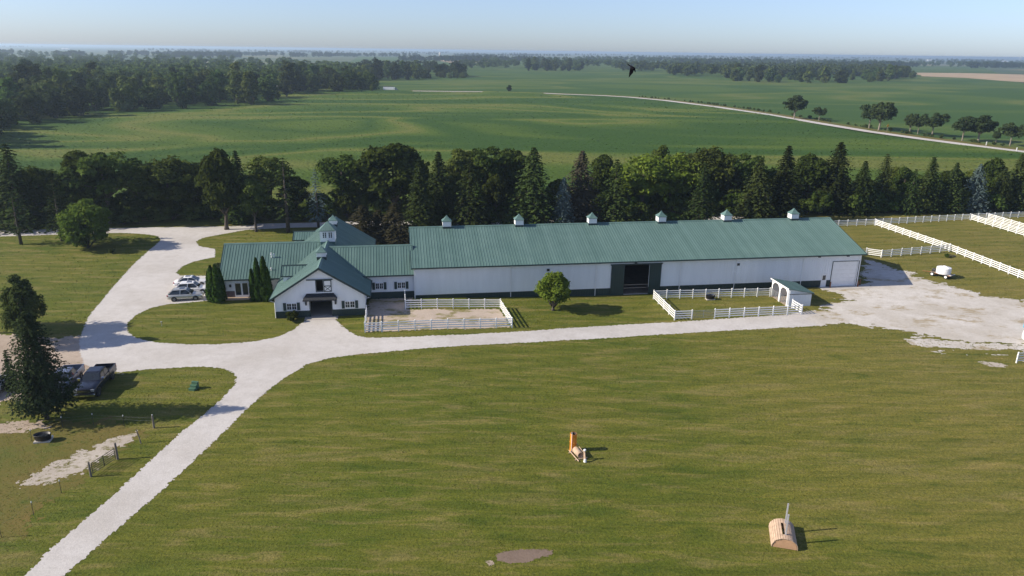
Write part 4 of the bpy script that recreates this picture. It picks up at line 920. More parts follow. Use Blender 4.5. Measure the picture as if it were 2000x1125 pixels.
# tree belt behind the buildings: (pixel of the top, distance in grid v, kind, width factor, name, label)
BELT = [
 ((8, 280), 51, 'spr3', 1.25, 'spruce_tree', 'tall dark conifer at the left picture edge, end of the tree belt'),
 ((-45, 300), 55, 'dec0', 1.1, 'leafy_tree', 'dark tree cut by the left picture edge behind the tall conifer'),
 ((66, 322), 56, 'dec1', 0.9, 'leafy_tree', 'dark bushy tree just right of the leftmost tall conifer'),
 ((100, 348), 40, 'thin0', 1.0, 'spruce_tree', 'thin scraggly spruce with bare lower trunk on the far left lawn'),
 ((20, 372), 38, 'thin1', 1.0, 'spruce_tree', 'thin bare-branched spruce under the leftmost tall conifer'),
 ((148, 292), 56, 'dec2', 1.15, 'leafy_tree', 'big dark tree behind the bright green round maple'),
 ((195, 298), 54, 'open1', 1.0, 'leafy_tree', 'open dark tree with a leaning trunk right of the maple'),
 ((258, 312), 56, 'open0', 0.85, 'leafy_tree', 'arching open tree above the bend of the back road'),
 ((322, 304), 57, 'dec3', 1.1, 'leafy_tree', 'broad dark tree behind the left bend of the drive'),
 ((370, 318), 58, 'dec0', 0.85, 'leafy_tree', 'dark tree right of the broad one behind the drive bend'),
 ((425, 289), 46, 'dec2', 0.8, 'leafy_tree', 'tall narrow tree left of the dense oval one above the left wing'),
 ((458, 293), 52, 'spr2', 0.9, 'leafy_tree', 'slim dark tree between two drive-side trees above the left wing'),
 ((490, 348), 43.5, 'dec4', 0.72, 'leafy_tree', 'dense dark oval tree on the grass behind the left wing'),
 ((520, 305), 58, 'open1', 1.0, 'leafy_tree', 'loose dark tree behind the scraggly spruce above the left wing'),
 ((551, 308), 42.5, 'thin1', 0.95, 'spruce_tree', 'scraggly spruce with bare trunk behind the left wing roof'),
 ((614, 330), 45, 'bluethin', 0.75, 'spruce_tree', 'bluish spruce with bare lower trunk left of the barn tower'),
 ((668, 300), 57, 'open0', 1.05, 'leafy_tree', 'wide open-crowned tree right of the bluish bare-trunked spruce'),
 ((712, 312), 58, 'open1', 0.9, 'leafy_tree', 'open tree just left of the largest dense leafy tree'),
 ((764, 277), 54, 'dec0', 1.12, 'leafy_tree', 'largest dense green tree, left of the arena roof'),
 ((818, 312), 51, 'spr2', 0.95, 'spruce_tree', 'narrow dark spruce directly right of the largest dense tree'),
 ((856, 296), 55, 'spr0', 0.95, 'spruce_tree', 'pointed spruce above the first arena cupola from the left'),
 ((902, 290), 59, 'dec4', 0.95, 'leafy_tree', 'leafy tree behind the drooping spruce right of first cupola'),
 ((917, 310), 51, 'spr3', 1.05, 'spruce_tree', 'drooping dark spruce between first and second arena cupolas'),
 ((955, 285), 59, 'open0', 1.0, 'leafy_tree', 'umbrella-shaped tree above the gap before the second cupola'),
 ((968, 335), 53, 'dec1', 0.7, 'leafy_tree', 'smaller mid-green tree left of the second arena cupola'),
 ((1005, 292), 59, 'dec2', 0.9, 'leafy_tree', 'leafy tree partly behind the large spruce at second cupola'),
 ((1043, 287), 52, 'spr1', 1.1, 'spruce_tree', 'large broad spruce right above the second arena cupola'),
 ((1102, 346), 50.8, 'blue', 0.78, 'spruce_tree', 'small pale blue spruce left of the third arena cupola'),
 ((1138, 294), 54, 'brown', 1.0, 'spruce_tree', 'purplish brown conifer behind the small pale blue spruce'),
 ((1178, 300), 60, 'dec0', 0.7, 'leafy_tree', 'small dark crown showing right of the purplish conifer'),
 ((1206, 311), 52, 'spr3', 1.1, 'spruce_tree', 'wide dark spruce between third and fourth arena cupolas'),
 ((1262, 300), 56, 'light', 1.15, 'leafy_tree', 'broad yellowish green tree behind the fourth arena cupola'),
 ((1318, 298), 58, 'light', 1.0, 'leafy_tree', 'right-hand yellowish green tree near the fourth cupola'),
 ((1292, 282), 66, 'dec4', 0.6, 'leafy_tree', 'small dark crown peeking over the yellowish green trees'),
 ((1386, 284), 59, 'dec3', 0.95, 'leafy_tree', 'dark round tree behind the spruce left of the fifth cupola'),
 ((1379, 318), 51, 'spr3', 0.95, 'spruce_tree', 'drooping spruce left of the fifth arena cupola'),
 ((1450, 298), 58, 'open0', 0.95, 'leafy_tree', 'open tree with forked trunk above the fifth arena cupola'),
 ((1487, 311), 52, 'spr1', 1.0, 'spruce_tree', 'spruce between fifth and sixth arena cupolas'),
 ((1542, 284), 53, 'spr0', 1.05, 'spruce_tree', 'tall spruce directly above the sixth arena cupola'),
 ((1590, 298), 56, 'dec1', 0.85, 'leafy_tree', 'dark tree between the two tallest right-hand spruces'),
 ((1644, 277), 53, 'spr1', 1.1, 'spruce_tree', 'tallest spruce, above the right end of the arena roof'),
 ((1692, 314), 50, 'spr0', 1.0, 'spruce_tree', 'spruce at the start of the paddock back fence'),
 ((1735, 300), 53, 'spr3', 0.95, 'spruce_tree', 'tall dark spruce right of the paddock fence junction'),
 ((1772, 325), 55, 'dec4', 0.75, 'leafy_tree', 'green leafy tree among the spruces behind the paddock'),
 ((1826, 306), 51, 'spr2', 1.05, 'spruce_tree', 'pointed spruce behind the middle of the right paddock'),
 ((1790, 330), 49, 'spr3', 0.85, 'spruce_tree', 'shorter spruce left of the pointed one behind the paddock'),
 ((1871, 317), 50, 'spr0', 0.95, 'spruce_tree', 'spruce left of the pale blue one near the right edge'),
 ((1917, 320), 50, 'blue', 0.9, 'spruce_tree', 'pale blue spruce near the right picture edge'),
 ((1950, 308), 57, 'dec2', 0.85, 'leafy_tree', 'leafy tree behind the right-hand pale blue spruce'),
 ((1966, 326), 50, 'spr1', 0.9, 'spruce_tree', 'dark spruce right of the right-hand pale blue spruce'),
 ((1998, 300), 51, 'spr2', 1.0, 'spruce_tree', 'dark spruce cut by the right picture edge'),
 ((2050, 310), 52, 'spr0', 1.0, 'spruce_tree', 'spruce just past the right picture edge'),
 ((706, 400), 33, 'dry', 1.5, 'spruce_tree', 'low drooping brownish spruce nearest the barn, behind the link roof'),
 ((738, 410), 35, 'dry', 1.4, 'spruce_tree', 'middle of three drooping brownish spruces behind the link roof'),
 ((770, 396), 33, 'dry', 1.6, 'spruce_tree', 'drooping brownish spruce nearest the arena, behind the link roof'),
]
rb = random.Random(11)
for (tx, ty), v, key, wf, nm, lab in BELT:
    if 790 < tx < 1570 and nm == 'spruce_tree': v -= 8.0
    u, zt = onv(tx, ty, v); zg = hzu(u); H = zt - zg
    p = L2W(u, v, zg); plant(key, lab, 'tree', p, H, wf * 1.24 * max(0.75, min(1.15, H / 13.0)), rz=rb.uniform(0, 6.28), name=nm)
for i in range(30):
    u = -80 + i * 8.2 + rb.uniform(-2, 2); v = rb.uniform(57, 60.5); p = L2W(u, v, hzu(u))
    plant('dec%d' % rb.randrange(5), 'dark filler tree at the back of the tree belt against the corn', 'tree', p, rb.uniform(6.5, 9.5), rb.uniform(0.85, 1.15), rz=rb.uniform(0, 6.28), name='leafy_tree', group='filler trees of the belt')
# understorey shrubs under the belt
proto('bush', decid(150, 3, 2.0, 18, 70, 0.26, 0.02, rcf=(0.28, 0.42)), 'leaf')
for i in range(70):
    u = -78 + i * 3.1 + rb.uniform(-1.2, 1.2); v = rb.uniform(51.8, 56.0) if u < 70 else rb.uniform(48.5, 53)
    p = L2W(u, v, hzu(u)); plant('bush', 'dark shrub in the shade under the tree belt', 'shrub', p, rb.uniform(2.5, 5.5), rb.uniform(1.1, 1.8), rz=rb.uniform(0, 6.28), name='shrub', group='shrubs under the tree belt')
for i in range(15):
    u = 4 + i * 4.3 + rb.uniform(-1, 1); v = rb.uniform(43.2, 45.4)
    if 26 < u < 31 or 62 < u: continue
    p = L2W(u, v, hzu(u)); plant('bush', 'low dark shrub between the arena and the back road', 'shrub', p, rb.uniform(2.2, 3.6), rb.uniform(1.0, 1.5), rz=rb.uniform(0, 6.28), name='shrub', group='shrubs behind the arena')
# single trees and shrubs near the buildings
M['leaf_mid'] = mat_leaf('leaf_mid_green', (0.06, 0.1, 0.016), (0.105, 0.15, 0.026), 0.04, 0.35)
proto('maple', decid(161, 7, 3.6, 60, 200, 0.2, 0.0, shape=0.5, rcf=(0.18, 0.38)), 'leaf_mid')
reproto('maple_dark', 'maple', 'leaf'); 
x, y = G(172, 484).x, G(172, 484).y
plant('maple', 'bright green round maple in front of the tree belt, left lawn', 'tree', (x, y, 0), 8.7, 1.38, name='maple_tree')
proto('young', decid(162, 6.2, 2.75, 40, 200, 0.17, 0.05, shape=1.6, rcf=(0.16, 0.38)), 'leaf_light')
p = G(1080, 606); plant('young', 'rounded light green young tree in front of the arena wall', 'tree', p, 5.9, 1.03, name='young_tree', rz=1.0)
proto('pine', spruce(170, 10.5, 3.7, 40, 22, 0.2, 0.12, 0.16, 0.95, 0.58, 26), 'needle_pine')
p = G(92, 818); plant('pine', 'big dark pine with bare trunk foot beside the parked pickups', 'tree', p, 11.0, 0.88, name='pine_tree')
proto('birch', decid(171, 8.8, 3.1, 80, 170, 0.15, 0.14, shape=2.5, droop=0.9, rcf=(0.14, 0.26)), 'leaf_birch')
p = G(58, 672); plant('birch', 'narrow drooping leafy tree rising behind the big pine', 'tree', p, 8.9, 1.0, name='drooping_tree')
p = G(-42, 652); plant('dec1', 'leafy tree mostly beyond the left picture edge above the dirt lot', 'tree', p, 10.5, 0.72, name='leafy_tree')
proto('smallspruce', spruce(172, 4.0, 1.2, 18, 9, 0.2, 0.05, 0.2, 0.9, 0.8, 10), 'needle_pine')
p = G(26, 758); plant('smallspruce', 'small spruce at the left edge beside the big pine', 'tree', p, 4.3, 1.0, name='spruce_tree')
proto('mugo', decid(173, 3.2, 1.5, 30, 110, 0.14, 0.12, shape=0.4), 'needle_blue')
p = L2W(-29.0, 9.0, 0); reproto('mugo2', 'mugo', 'needle_pine'); plant('mugo2', 'bluish green round pine at the left end of the stable wing', 'shrub', p, 3.6, 1.1, name='round_pine')
proto('boxwood', decid(174, 1.3, 0.95, 26, 110, 0.1, 0.0, shape=0.2), 'leaf')
p = L2W(-16.05, -7.1, 0); plant('boxwood', 'clipped round shrub under the left front window of the stable', 'shrub', p, 1.35, 1.0, name='round_shrub')
p = G(219, 495); plant('boxwood', 'tiny sapling standing alone on the upper left lawn', 'shrub', p, 0.9, 0.55, name='sapling')
p = G(1849, 503); plant('boxwood', 'tiny planted sapling by the black ring below the paddock fence', 'shrub', p, 0.8, 0.45, name='sapling')
def arbor(label, cols, p):
    r_ = empty('arborvitae', label, 'shrub', p, 0)
    for i, (dx, dy, H, rad) in enumerate(cols):
        q = np.random.default_rng(300 + i); n = int(1900 * H / 6); rad *= 0.97
        t = q.uniform(0, 1, n) ** 0.85; a = q.uniform(0, 2 * np.pi, n)
        rr_ = rad * np.clip((1 - t) ** 0.55, 0, 1) * (0.75 + 0.25 * np.minimum(1, t * 8)) * (1 + 0.16 * np.sin(a * 4 + t * 12)) * q.uniform(0.7, 1.08, n)
        C = np.stack([dx + rr_ * np.cos(a), dy + rr_ * np.sin(a), 0.05 + t * H], 1); nn = np.stack([np.cos(a) + q.normal(0, 0.3, n), np.sin(a) + q.normal(0, 0.3, n), 0.25 + q.normal(0, 0.3, n)], 1)
        s = 0.19 * q.uniform(0.6, 1.3, n); vv, ff = leaves(C, nn, s, s * 0.6, q)
        link(bpy.data.objects.new('column', np_mesh('column', vv, ff, M['arbor'])), r_)
        MB().tube([(dx, dy, -0.1), (dx, dy, H * 0.8)], [0.12, 0.02], 6).build('stem', 'bark', r_)
arbor('pair of dark columnar arborvitae at the left end of the wing', [(0, 0, 5.2, 0.95), (0.75, -0.2, 5.4, 0.9), (-0.55, 0.35, 4.2, 0.7), (1.1, 0.35, 4.6, 0.6)], L2W(-27.9, 1.9, 0))
arbor('taller columnar arborvitae group before the left wing wall', [(0, 0, 6.2, 0.8), (0.95, 0.05, 6.4, 0.95), (-0.75, -0.1, 4.6, 0.6), (1.5, -0.15, 4.9, 0.6)], L2W(-21.7, 1.6, 0))

# ------------------------------------------------------------------ woods and far trees
WOOD = []
for i in range(7):
    H_, R_ = [(14, 6.0), (13, 5.2), (16, 5.6), (11, 5.6), (15, 4.6), (12, 4.6), (13, 6.6)][i]
    v, f, t = decid(400 + i, H_, R_, 44, 46, 0.6, -0.06 if i != 2 else 0.02, shape=[0.6, 1, 1.3, 0.2, 1.2, 0.8, 0.4][i], rcf=(0.22, 0.38))
    me = np_mesh('wood_tree', v, f, M['leaf_far']); WOOD.append((me, t.mesh('wood_trunk', M['bark'])))
def join_tree(i):
    me, tr = WOOD[i]; bm = bmesh.new(); bm.from_mesh(me); nface = len(bm.faces); bm.from_mesh(tr); bm.faces.ensure_lookup_table()
    for f in bm.faces[nface:]: f.material_index = 1
    m2 = bpy.data.meshes.new('woodland_tree'); bm.to_mesh(m2); bm.free(); m2.materials.append(M['leaf_far']); m2.materials.append(M['bark']); return m2
WT = [join_tree(i) for i in range(7)]
def in_px(pt, poly):
    x, y = pt; c = False; n = len(poly)
    for i in range(n):
        x1, y1 = poly[i]; x2, y2 = poly[i - 1]
        if (y1 > y) != (y2 > y) and x < (x2 - x1) * (y - y1) / (y2 - y1) + x1: c = not c
    return c
NWOOD = [0]
def wood(label, group, gpoly, spacing, rnd, limit=999, hs=(0.9, 1.5), rowfront=None, zb=1.2):
    """scatter single trees over a ground polygon (outline given at ground level in photo pixels), nearest first"""
    W_ = [g(p[0], p[1], zb) for p in gpoly]; x0, x1 = min(p.x for p in W_), max(p.x for p in W_); y0, y1 = min(p.y for p in W_), max(p.y for p in W_)
    pts = []; tries = 0
    while len(pts) < limit and tries < 30000:
        tries += 1; x = rnd.uniform(x0, x1); y = y0 + (y1 - y0) * rnd.random() ** 1.4
        if not in_px((x, y), [(p.x, p.y) for p in W_]): continue
        s = spacing * (0.75 + 0.5 * (y - y0) / max(1, y1 - y0))
        if any((x - a) ** 2 + (y - b) ** 2 < s * s for a, b in pts): continue
        pts.append((x, y))
    for x, y in pts:
        o = link(bpy.data.objects.new('woodland_tree', WT[rnd.randrange(7)])); o.location = (x, y, zb); k = rnd.uniform(*hs); o.scale = (k * rnd.uniform(0.85, 1.15), k * rnd.uniform(0.85, 1.15), k)
        o.rotation_euler = (0, 0, rnd.uniform(0, 6.28)); tag(o, label, 'tree', group); NWOOD[0] += 1
    return pts
rw_ = random.Random(21)
wood('leafy tree in the dense dark wood left of the corn field', 'trees of the left wood', [(-120, 300), (0, 266), (60, 246), (165, 232), (300, 218), (420, 214), (525, 207), (545, 195), (500, 186), (300, 178), (-120, 178)], 10.0, rw_, 165)
wood('leafy tree of the wood edge behind the far end of the corn field', 'trees behind the corn field', [(555, 187), (610, 184), (700, 182), (725, 180), (735, 172), (700, 166), (560, 168)], 12, rw_, 40)
wood('leafy tree of the dark copse across the far bean field, middle left', 'trees of the middle copse', [(700, 160), (760, 159), (800, 157.5), (845, 155), (830, 148), (720, 148)], 14, rw_, 34)
wood('tree of the small clump ending the middle copse row', 'trees of the small clump', [(835, 155.5), (870, 155.5), (915, 155), (915, 152), (835, 152)], 10, rw_, 9, (0.5, 0.85))
wood('leafy tree of the wide dark grove right of centre, far fields', 'trees of the right grove', [(1415, 160), (1500, 163.5), (1640, 165), (1790, 161), (1785, 152), (1650, 149), (1415, 150)], 15, rw_, 60)
wood('leafy tree of the far grove left of the flying bird', 'trees of the centre grove', [(1020, 139.5), (1090, 140.5), (1156, 139), (1156, 133), (1020, 133)], 17, rw_, 28)
p = g(994, 178, FZ)
o = link(bpy.data.objects.new('field_tree', WT[3])); o.location = p; o.scale = (0.45, 0.45, 0.45); tag(o, 'lone small tree on the far road above the field centre', 'tree')
for px, py, k in ((560, 189, 0.5), (543, 196, 0.4), (727, 181, 0.4)):
    o = link(bpy.data.objects.new('field_tree', WT[2])); o.location = g(px, py, 1.8); o.scale = (k, k, k); tag(o, {560: 'small tree by the red-walled shed at the wood edge', 543: 'bush at the wood corner below the red-walled shed', 727: 'bush at the end of the far field hedge by the white lorry'}[px], 'tree')
# oaks along the gravel road
proto('oak0', decid(501, 13, 6.4, 44, 80, 0.5, 0.3, shape=0.5, rcf=(0.18, 0.3)), 'leaf_oak', 'bark_pale')
proto('oak1', decid(502, 12, 6.8, 40, 80, 0.5, 0.33, shape=0.3, rcf=(0.18, 0.3)), 'leaf_oak', 'bark_pale')
OAKS = [((1551, 232), 187, 'oak0', 0.95, 'round oak farthest left along the gravel road'), ((1599, 236), 209, 'oak1', 0.85, 'smallest oak beside the gravel road'),
        ((1697, 251), 204, 'oak1', 0.8, 'oak partly hidden behind the taller forked oak by the road'), ((1716, 255), 200, 'oak0', 0.9, 'tall oak with pale trunk left of the yellow road sign'),
        ((1776, 260), 222, 'oak0', 0.75, 'narrow oak right of the yellow road sign'), ((1792, 262), 226, 'oak1', 0.6, 'small oak wedged between two road oaks'), ((1820, 266), 220, 'oak1', 0.9, 'oak with arching right side above the road bend'),
        ((1879, 275), 227, 'oak1', 0.8, 'left half of the broad oak pair near the right edge'), ((1910, 277), 226, 'oak0', 1.0, 'right half of the broad oak pair near the right edge'),
        ((1944, 281), 255, 'oak1', 0.55, 'low oak at the foot of the broad pair'), ((1972, 285), 240, 'oak1', 0.85, 'oak near the right picture edge by the road'), ((2010, 290), 238, 'oak0', 0.85, 'oak cut by the right picture edge at the road')]
for (bx, by), ty, key, wf, lab in OAKS:
    p = g(bx, by, FZ); d = p.y; H = CH - FZ
    hor = 99 + (bx - 1000) * math.tan(ROLL); H = (by - ty) / (by - hor) * (CH - FZ)
    plant(key, lab, 'tree', p, H * 1.06, wf * H / 13.0 * 1.32, rz=rb.uniform(0, 6), name='oak_tree')
# low scrub along the far side of the road (one mass) and distant woodland (nobody could count it)
base_v = []; base_f = []; off = 0
def small_tree(seed, H_, R_, nc, nl, ls):
    v, f, t = decid(seed, H_, R_, nc, nl, ls, 0.03, rcf=(0.28, 0.45)); return v
TINY = [small_tree(600 + i, 15, 6.6, 14, 17, 1.35) for i in range(4)] + [small_tree(610, 13, 7.6, 14, 17, 1.35)]
def mass(name, label, pts, sc_=(0.8, 1.2), zb=FZ, tiny=TINY, seed=5):
    q = np.random.default_rng(seed); vv = []
    for x, y in pts:
        k = q.uniform(*sc_); a = q.uniform(0, 6.28); ca, sa = math.cos(a), math.sin(a); t = tiny[q.integers(len(tiny))] * k
        vv.append(np.stack([t[:, 0] * ca - t[:, 1] * sa + x, t[:, 0] * sa + t[:, 1] * ca + y, t[:, 2] + zb], 1))
    vv = np.concatenate(vv); f = np.arange(len(vv)).reshape(-1, 4)
    o = link(bpy.data.objects.new(name, np_mesh(name, vv, f, M['leaf_far']))); tag(o, label, 'woodland', kind='stuff'); return o
def scatter_px(poly, n, rnd, zb=FZ):
    xs_, ys_ = [p[0] for p in poly], [p[1] for p in poly]; out = []
    while len(out) < n:
        x, y = rnd.uniform(min(xs_), max(xs_)), rnd.uniform(min(ys_), max(ys_))
        if in_px((x, y), poly): q = g(x, y, zb); out.append((q.x, q.y))
    return out
rm = random.Random(31)
pts = scatter_px([(-150, 182), (480, 184), (700, 166), (700, 140), (560, 128), (400, 120), (240, 110), (-150, 105)], 900, rm)
mass('far_left_wood', 'dense wood stretching to the horizon on the left', pts, seed=1)
pts = scatter_px([(700, 148), (790, 148), (860, 146), (905, 142), (900, 137), (800, 134), (700, 132)], 60, rm) + scatter_px([(840, 151), (905, 152), (905, 147), (840, 147)], 12, rm)
mass('far_middle_wood', 'hazy tree rows across the middle distance left of centre', pts, seed=2)
pts = scatter_px([(1415, 150), (1650, 149), (1790, 152), (1740, 136), (1600, 130), (1415, 136)], 430, rm) + scatter_px([(1300, 149.5), (1415, 150), (1415, 140), (1300, 138)], 60, rm) + scatter_px([(1210, 139), (1300, 141), (1300, 136), (1210, 135)], 36, rm)
mass('far_right_wood', 'dense far grove in the right middle distance', pts, seed=3)
pts = scatter_px([(1020, 133), (1156, 133), (1150, 128), (1030, 128)], 40, rm) + scatter_px([(880, 136), (1000, 137), (1020, 132), (900, 128)], 26, rm)
pts += scatter_px([(940, 132), (1150, 134), (1500, 138), (1500, 124), (1200, 117), (960, 122)], 260, rm) + scatter_px([(1130, 124), (1500, 128), (2100, 134), (2100, 124), (1500, 116), (1130, 111)], 420, rm)
mass('far_centre_wood', 'hazy woods behind the far fields, centre', pts, seed=4)
pts = []
for _ in range(64):      # broken tree rows out to the horizon
    cx = rm.uniform(-200, 2200); hor = 99 + (cx - 1000) * math.tan(ROLL); dd = rm.uniform(5.0, 24.0); ln = rm.uniform(30, 170)
    for k in range(int(ln / 3.2 * (0.5 + dd / 24))):
        q = g(cx + rm.uniform(-ln, ln) / 2, hor + dd + rm.uniform(-0.25, 0.25), FZ)
        if q.y > 900 and q.y < 9000: pts.append((q.x, q.y))
mass('horizon_woods', 'far tree lines fading into the haze along the horizon', pts, (0.9, 1.3), seed=5)
BUSH_T = [small_tree(620 + i, 2.2, 1.6, 8, 14, 0.5) for i in range(2)]
pts = []
for a, b in zip(ROADW[:-1], ROADW[1:]):
    if a.x < 96: break
    d = (b - a).normalized(); nrm = Vector((d.y, -d.x, 0))
    if nrm.y < 0: nrm = -nrm
    L = (b - a).length
    for k in range(int(L / 2.6)):
        q = a.lerp(b, rm.random()) + nrm * rm.uniform(8.5, 12); pts.append((q.x, q.y))
mass('verge_scrub', 'low weeds and scrub along the far side of the gravel road', pts, (0.25, 0.7), FZ - 0.1, BUSH_T, 8)

# ------------------------------------------------------------------ vehicles
def loft(mb, st):
    """st: list of (x, [(y,z) half ring from bottom centre side up to top centre side])"""
    b = len(mb.v); n = len(st[0][1]); m = 2 * n
    for x, h in st:
        mb.v += [(x, -y, z) for y, z in h] + [(x, y, z) for y, z in reversed(h)]
    for i in range(len(st) - 1):
        for k in range(m):
            k2 = (k + 1) % m; mb.f.append((b + i * m + k, b + i * m + k2, b + (i + 1) * m + k2, b + (i + 1) * m + k))
    mb.f.append(tuple(b + k for k in range(m))); mb.f.append(tuple(b + (len(st) - 1) * m + k for k in reversed(range(m))))
def pane(parent, pts, mat='glass', name='window', inset=0.1, off=0.012, thick=0.01):
    pts = [Vector(p) for p in pts]; c = sum(pts, Vector()) / len(pts); n = (pts[1] - pts[0]).cross(pts[2] - pts[0]).normalized()
    ctr = Vector((c.x * 0.0 + c.x, 0, c.z - 0.6)); 
    if n.dot(c - Vector((c.x * 0.9, 0, c.z - 0.5))) < 0: n = -n
    q = [p + (c - p) * inset + n * off for p in pts]
    mb = MB(); k = len(q); mb.v = [tuple(p) for p in q] + [tuple(p + n * thick) for p in q]
    mb.f = [tuple(range(k)), tuple(range(2 * k - 1, k - 1, -1))] + [(i, (i + 1) % k, (i + 1) % k + k, i + k) for i in range(k)]
    return mb.build(name, mat, parent)
def wheels(root, xs_, track, rad, width, rim='steel'):
    for x in xs_:
        for s in (-1, 1):
            y = s * track / 2
            t = MB(); t.lathe([(rad * 0.62, -width / 2), (rad * 0.93, -width / 2), (rad, -width * 0.3), (rad, width * 0.3), (rad * 0.93, width / 2), (rad * 0.62, width / 2), (rad * 0.62, -width / 2)], 20, 'y')
            o = t.build('wheel', 'rubber', root, True); o.location = (x, y, rad)
            r_ = MB(); r_.lathe([(0.001, -width * 0.3), (rad * 0.62, -width * 0.34), (rad * 0.62, width * 0.34), (0.001, width * 0.3)], 16, 'y')
            for k in range(5):
                a = k * 2 * math.pi / 5; r_.box(-0.03, 0.03, -width * 0.44, width * 0.44, 0.0, 0.02)
                r_.prism([(math.cos(a - 0.16) * rad * 0.58, math.sin(a - 0.16) * rad * 0.58), (math.cos(a + 0.16) * rad * 0.58, math.sin(a + 0.16) * rad * 0.58), (math.cos(a + 0.5) * 0.06, math.sin(a + 0.5) * 0.06), (math.cos(a - 0.5) * 0.06, math.sin(a - 0.5) * 0.06)], 'y', -width * 0.46, width * 0.46)
            r_.build('rim', rim, o)
def car(name, label, p, rz, paint, kind):
    r_ = empty(name, label, 'car', p, rz)
    if kind == 'suv': L, W_, H, zb, belt, nose = 4.7, 0.92, 1.66, 0.28, 1.0, 0.84; gx = (1.02, 0.25, -1.55, -2.2)
    else: L, W_, H, zb, belt, nose = 4.85, 0.91, 1.46, 0.2, 0.9, 0.72; gx = (1.05, 0.2, -1.0, -1.85)
    h = L / 2
    def ring(w, z0, z1): return [(w * 0.8, z0), (w * 0.97, z0 + 0.1), (w, z0 + 0.3 * (z1 - z0)), (w, z0 + 0.7 * (z1 - z0)), (w * 0.93, z1 - 0.04), (w * 0.6, z1 + 0.02)]
    tail = belt + 0.02 if kind == 'suv' else belt - 0.02
    st = [(h, ring(W_ * 0.72, zb + 0.12, nose - 0.22)), (h - 0.12, ring(W_ * 0.86, zb, nose - 0.1)), (h - 0.5, ring(W_ * 0.97, zb - 0.02, nose + 0.02)), (gx[0] + 0.15, ring(W_, zb - 0.03, belt - 0.06)), (gx[0] - 0.3, ring(W_, zb - 0.03, belt)),
          (-0.6, ring(W_, zb - 0.03, belt + 0.02)), (-1.6, ring(W_, zb - 0.02, belt + 0.03)), (-h + 0.3, ring(W_ * 0.96, zb, tail)), (-h + 0.06, ring(W_ * 0.88, zb + 0.05, tail - 0.05)), (-h, ring(W_ * 0.8, zb + 0.12, tail - 0.22))]
    b = MB(); loft(b, st); b.build('body', paint, r_, True, 0.0)
    # greenhouse
    wb, wt = W_ * 0.92, W_ * 0.7
    gh = MB(); A = [(gx[0], wb, belt - 0.03), (gx[0], -wb, belt - 0.03)]
    P = {'a': (gx[0], wb, belt - 0.05), 'b': (gx[1], wt, H - 0.05), 'c': (gx[2], wt, H - 0.06), 'd': (gx[3], wb * 0.93, belt - 0.03)}
    mr = lambda k: (P[k][0], -P[k][1], P[k][2])
    gh.v = [P[k] for k in 'abcd'] + [mr(k) for k in 'abcd'] + [(gx[1] - 0.12, wt * 0.7, H), (gx[2] + 0.1, wt * 0.7, H - 0.005), (gx[1] - 0.12, -wt * 0.7, H), (gx[2] + 0.1, -wt * 0.7, H - 0.005)]
    gh.f = [(0, 1, 2, 3), (4, 5, 6, 7), (0, 1, 5, 4), (2, 3, 7, 6), (1, 2, 9, 8), (5, 6, 11, 10), (1, 8, 10, 5), (2, 9, 11, 6), (8, 9, 11, 10), (0, 3, 7, 4)]
    gh.build('cabin', paint, r_)
    pane(r_, [P['a'], P['b'], mr('b'), mr('a')], name='windscreen', inset=0.09)
    pane(r_, [P['c'], P['d'], mr('d'), mr('c')], name='rear_window', inset=0.13)
    for s in (1, -1):
        q = [P['a'], P['b'], P['c'], P['d']]; q = [(x, y * s, z) for x, y, z in q]
        m1 = Vector(q[1]).lerp(Vector(q[2]), 0.42); m0 = Vector(q[0]).lerp(Vector(q[3]), 0.5)
        pane(r_, [q[0], q[1], m1, m0], name='side_window', inset=0.1); pane(r_, [m0, m1, q[2], q[3]], name='side_window', inset=0.1)
        MB().box(gx[0] - 0.32, gx[0] - 0.12, min(s * (W_ - 0.02), s * (W_ + 0.16)), max(s * (W_ - 0.02), s * (W_ + 0.16)), belt + 0.02, belt + 0.16).build('mirror', paint, r_, False, 0.02)
        MB().box(h - 0.42, h - 0.1, min(s * W_ * 0.55, s * W_ * 0.9), max(s * W_ * 0.55, s * W_ * 0.9), nose - 0.2, nose - 0.07).build('headlight', 'lamp_clear', r_, False, 0.03)
        MB().box(-h + 0.02, -h + 0.2, min(s * W_ * 0.6, s * W_ * 0.92), max(s * W_ * 0.6, s * W_ * 0.92), tail - 0.25, tail - 0.06).build('tail_light', 'lamp_red', r_, False, 0.03)
        for x in (h - 0.95, -h + 0.95): MB().lathe([(0.001, 0), (0.39, 0), (0.39, 0.012), (0.001, 0.012)], 18, 'y', (x, s * (W_ + 0.001) - (0.012 if s < 0 else 0), 0.36)).build('wheel_arch', 'plastic_black', r_)
        if kind == 'suv': MB().tube([(gx[1] - 0.2, s * wt * 0.82, H + 0.0), (gx[1] - 0.35, s * wt * 0.82, H + 0.06), (gx[2] + 0.3, s * wt * 0.82, H + 0.06), (gx[2] + 0.15, s * wt * 0.82, H - 0.01)], 0.02, 6).build('roof_rail', 'chrome', r_)
    MB().box(h - 0.06, h + 0.01, -0.45, 0.45, nose - 0.36, nose - 0.2).build('grille', 'plastic_black', r_)
    MB().box(gx[1] - 0.95, gx[1] - 0.25, -wt * 0.5, wt * 0.5, H - 0.01, H + 0.012).build('sunroof', 'glass', r_)
    wheels(r_, (h - 0.95, -h + 0.95), 2 * W_ - 0.16, 0.345, 0.225); return r_
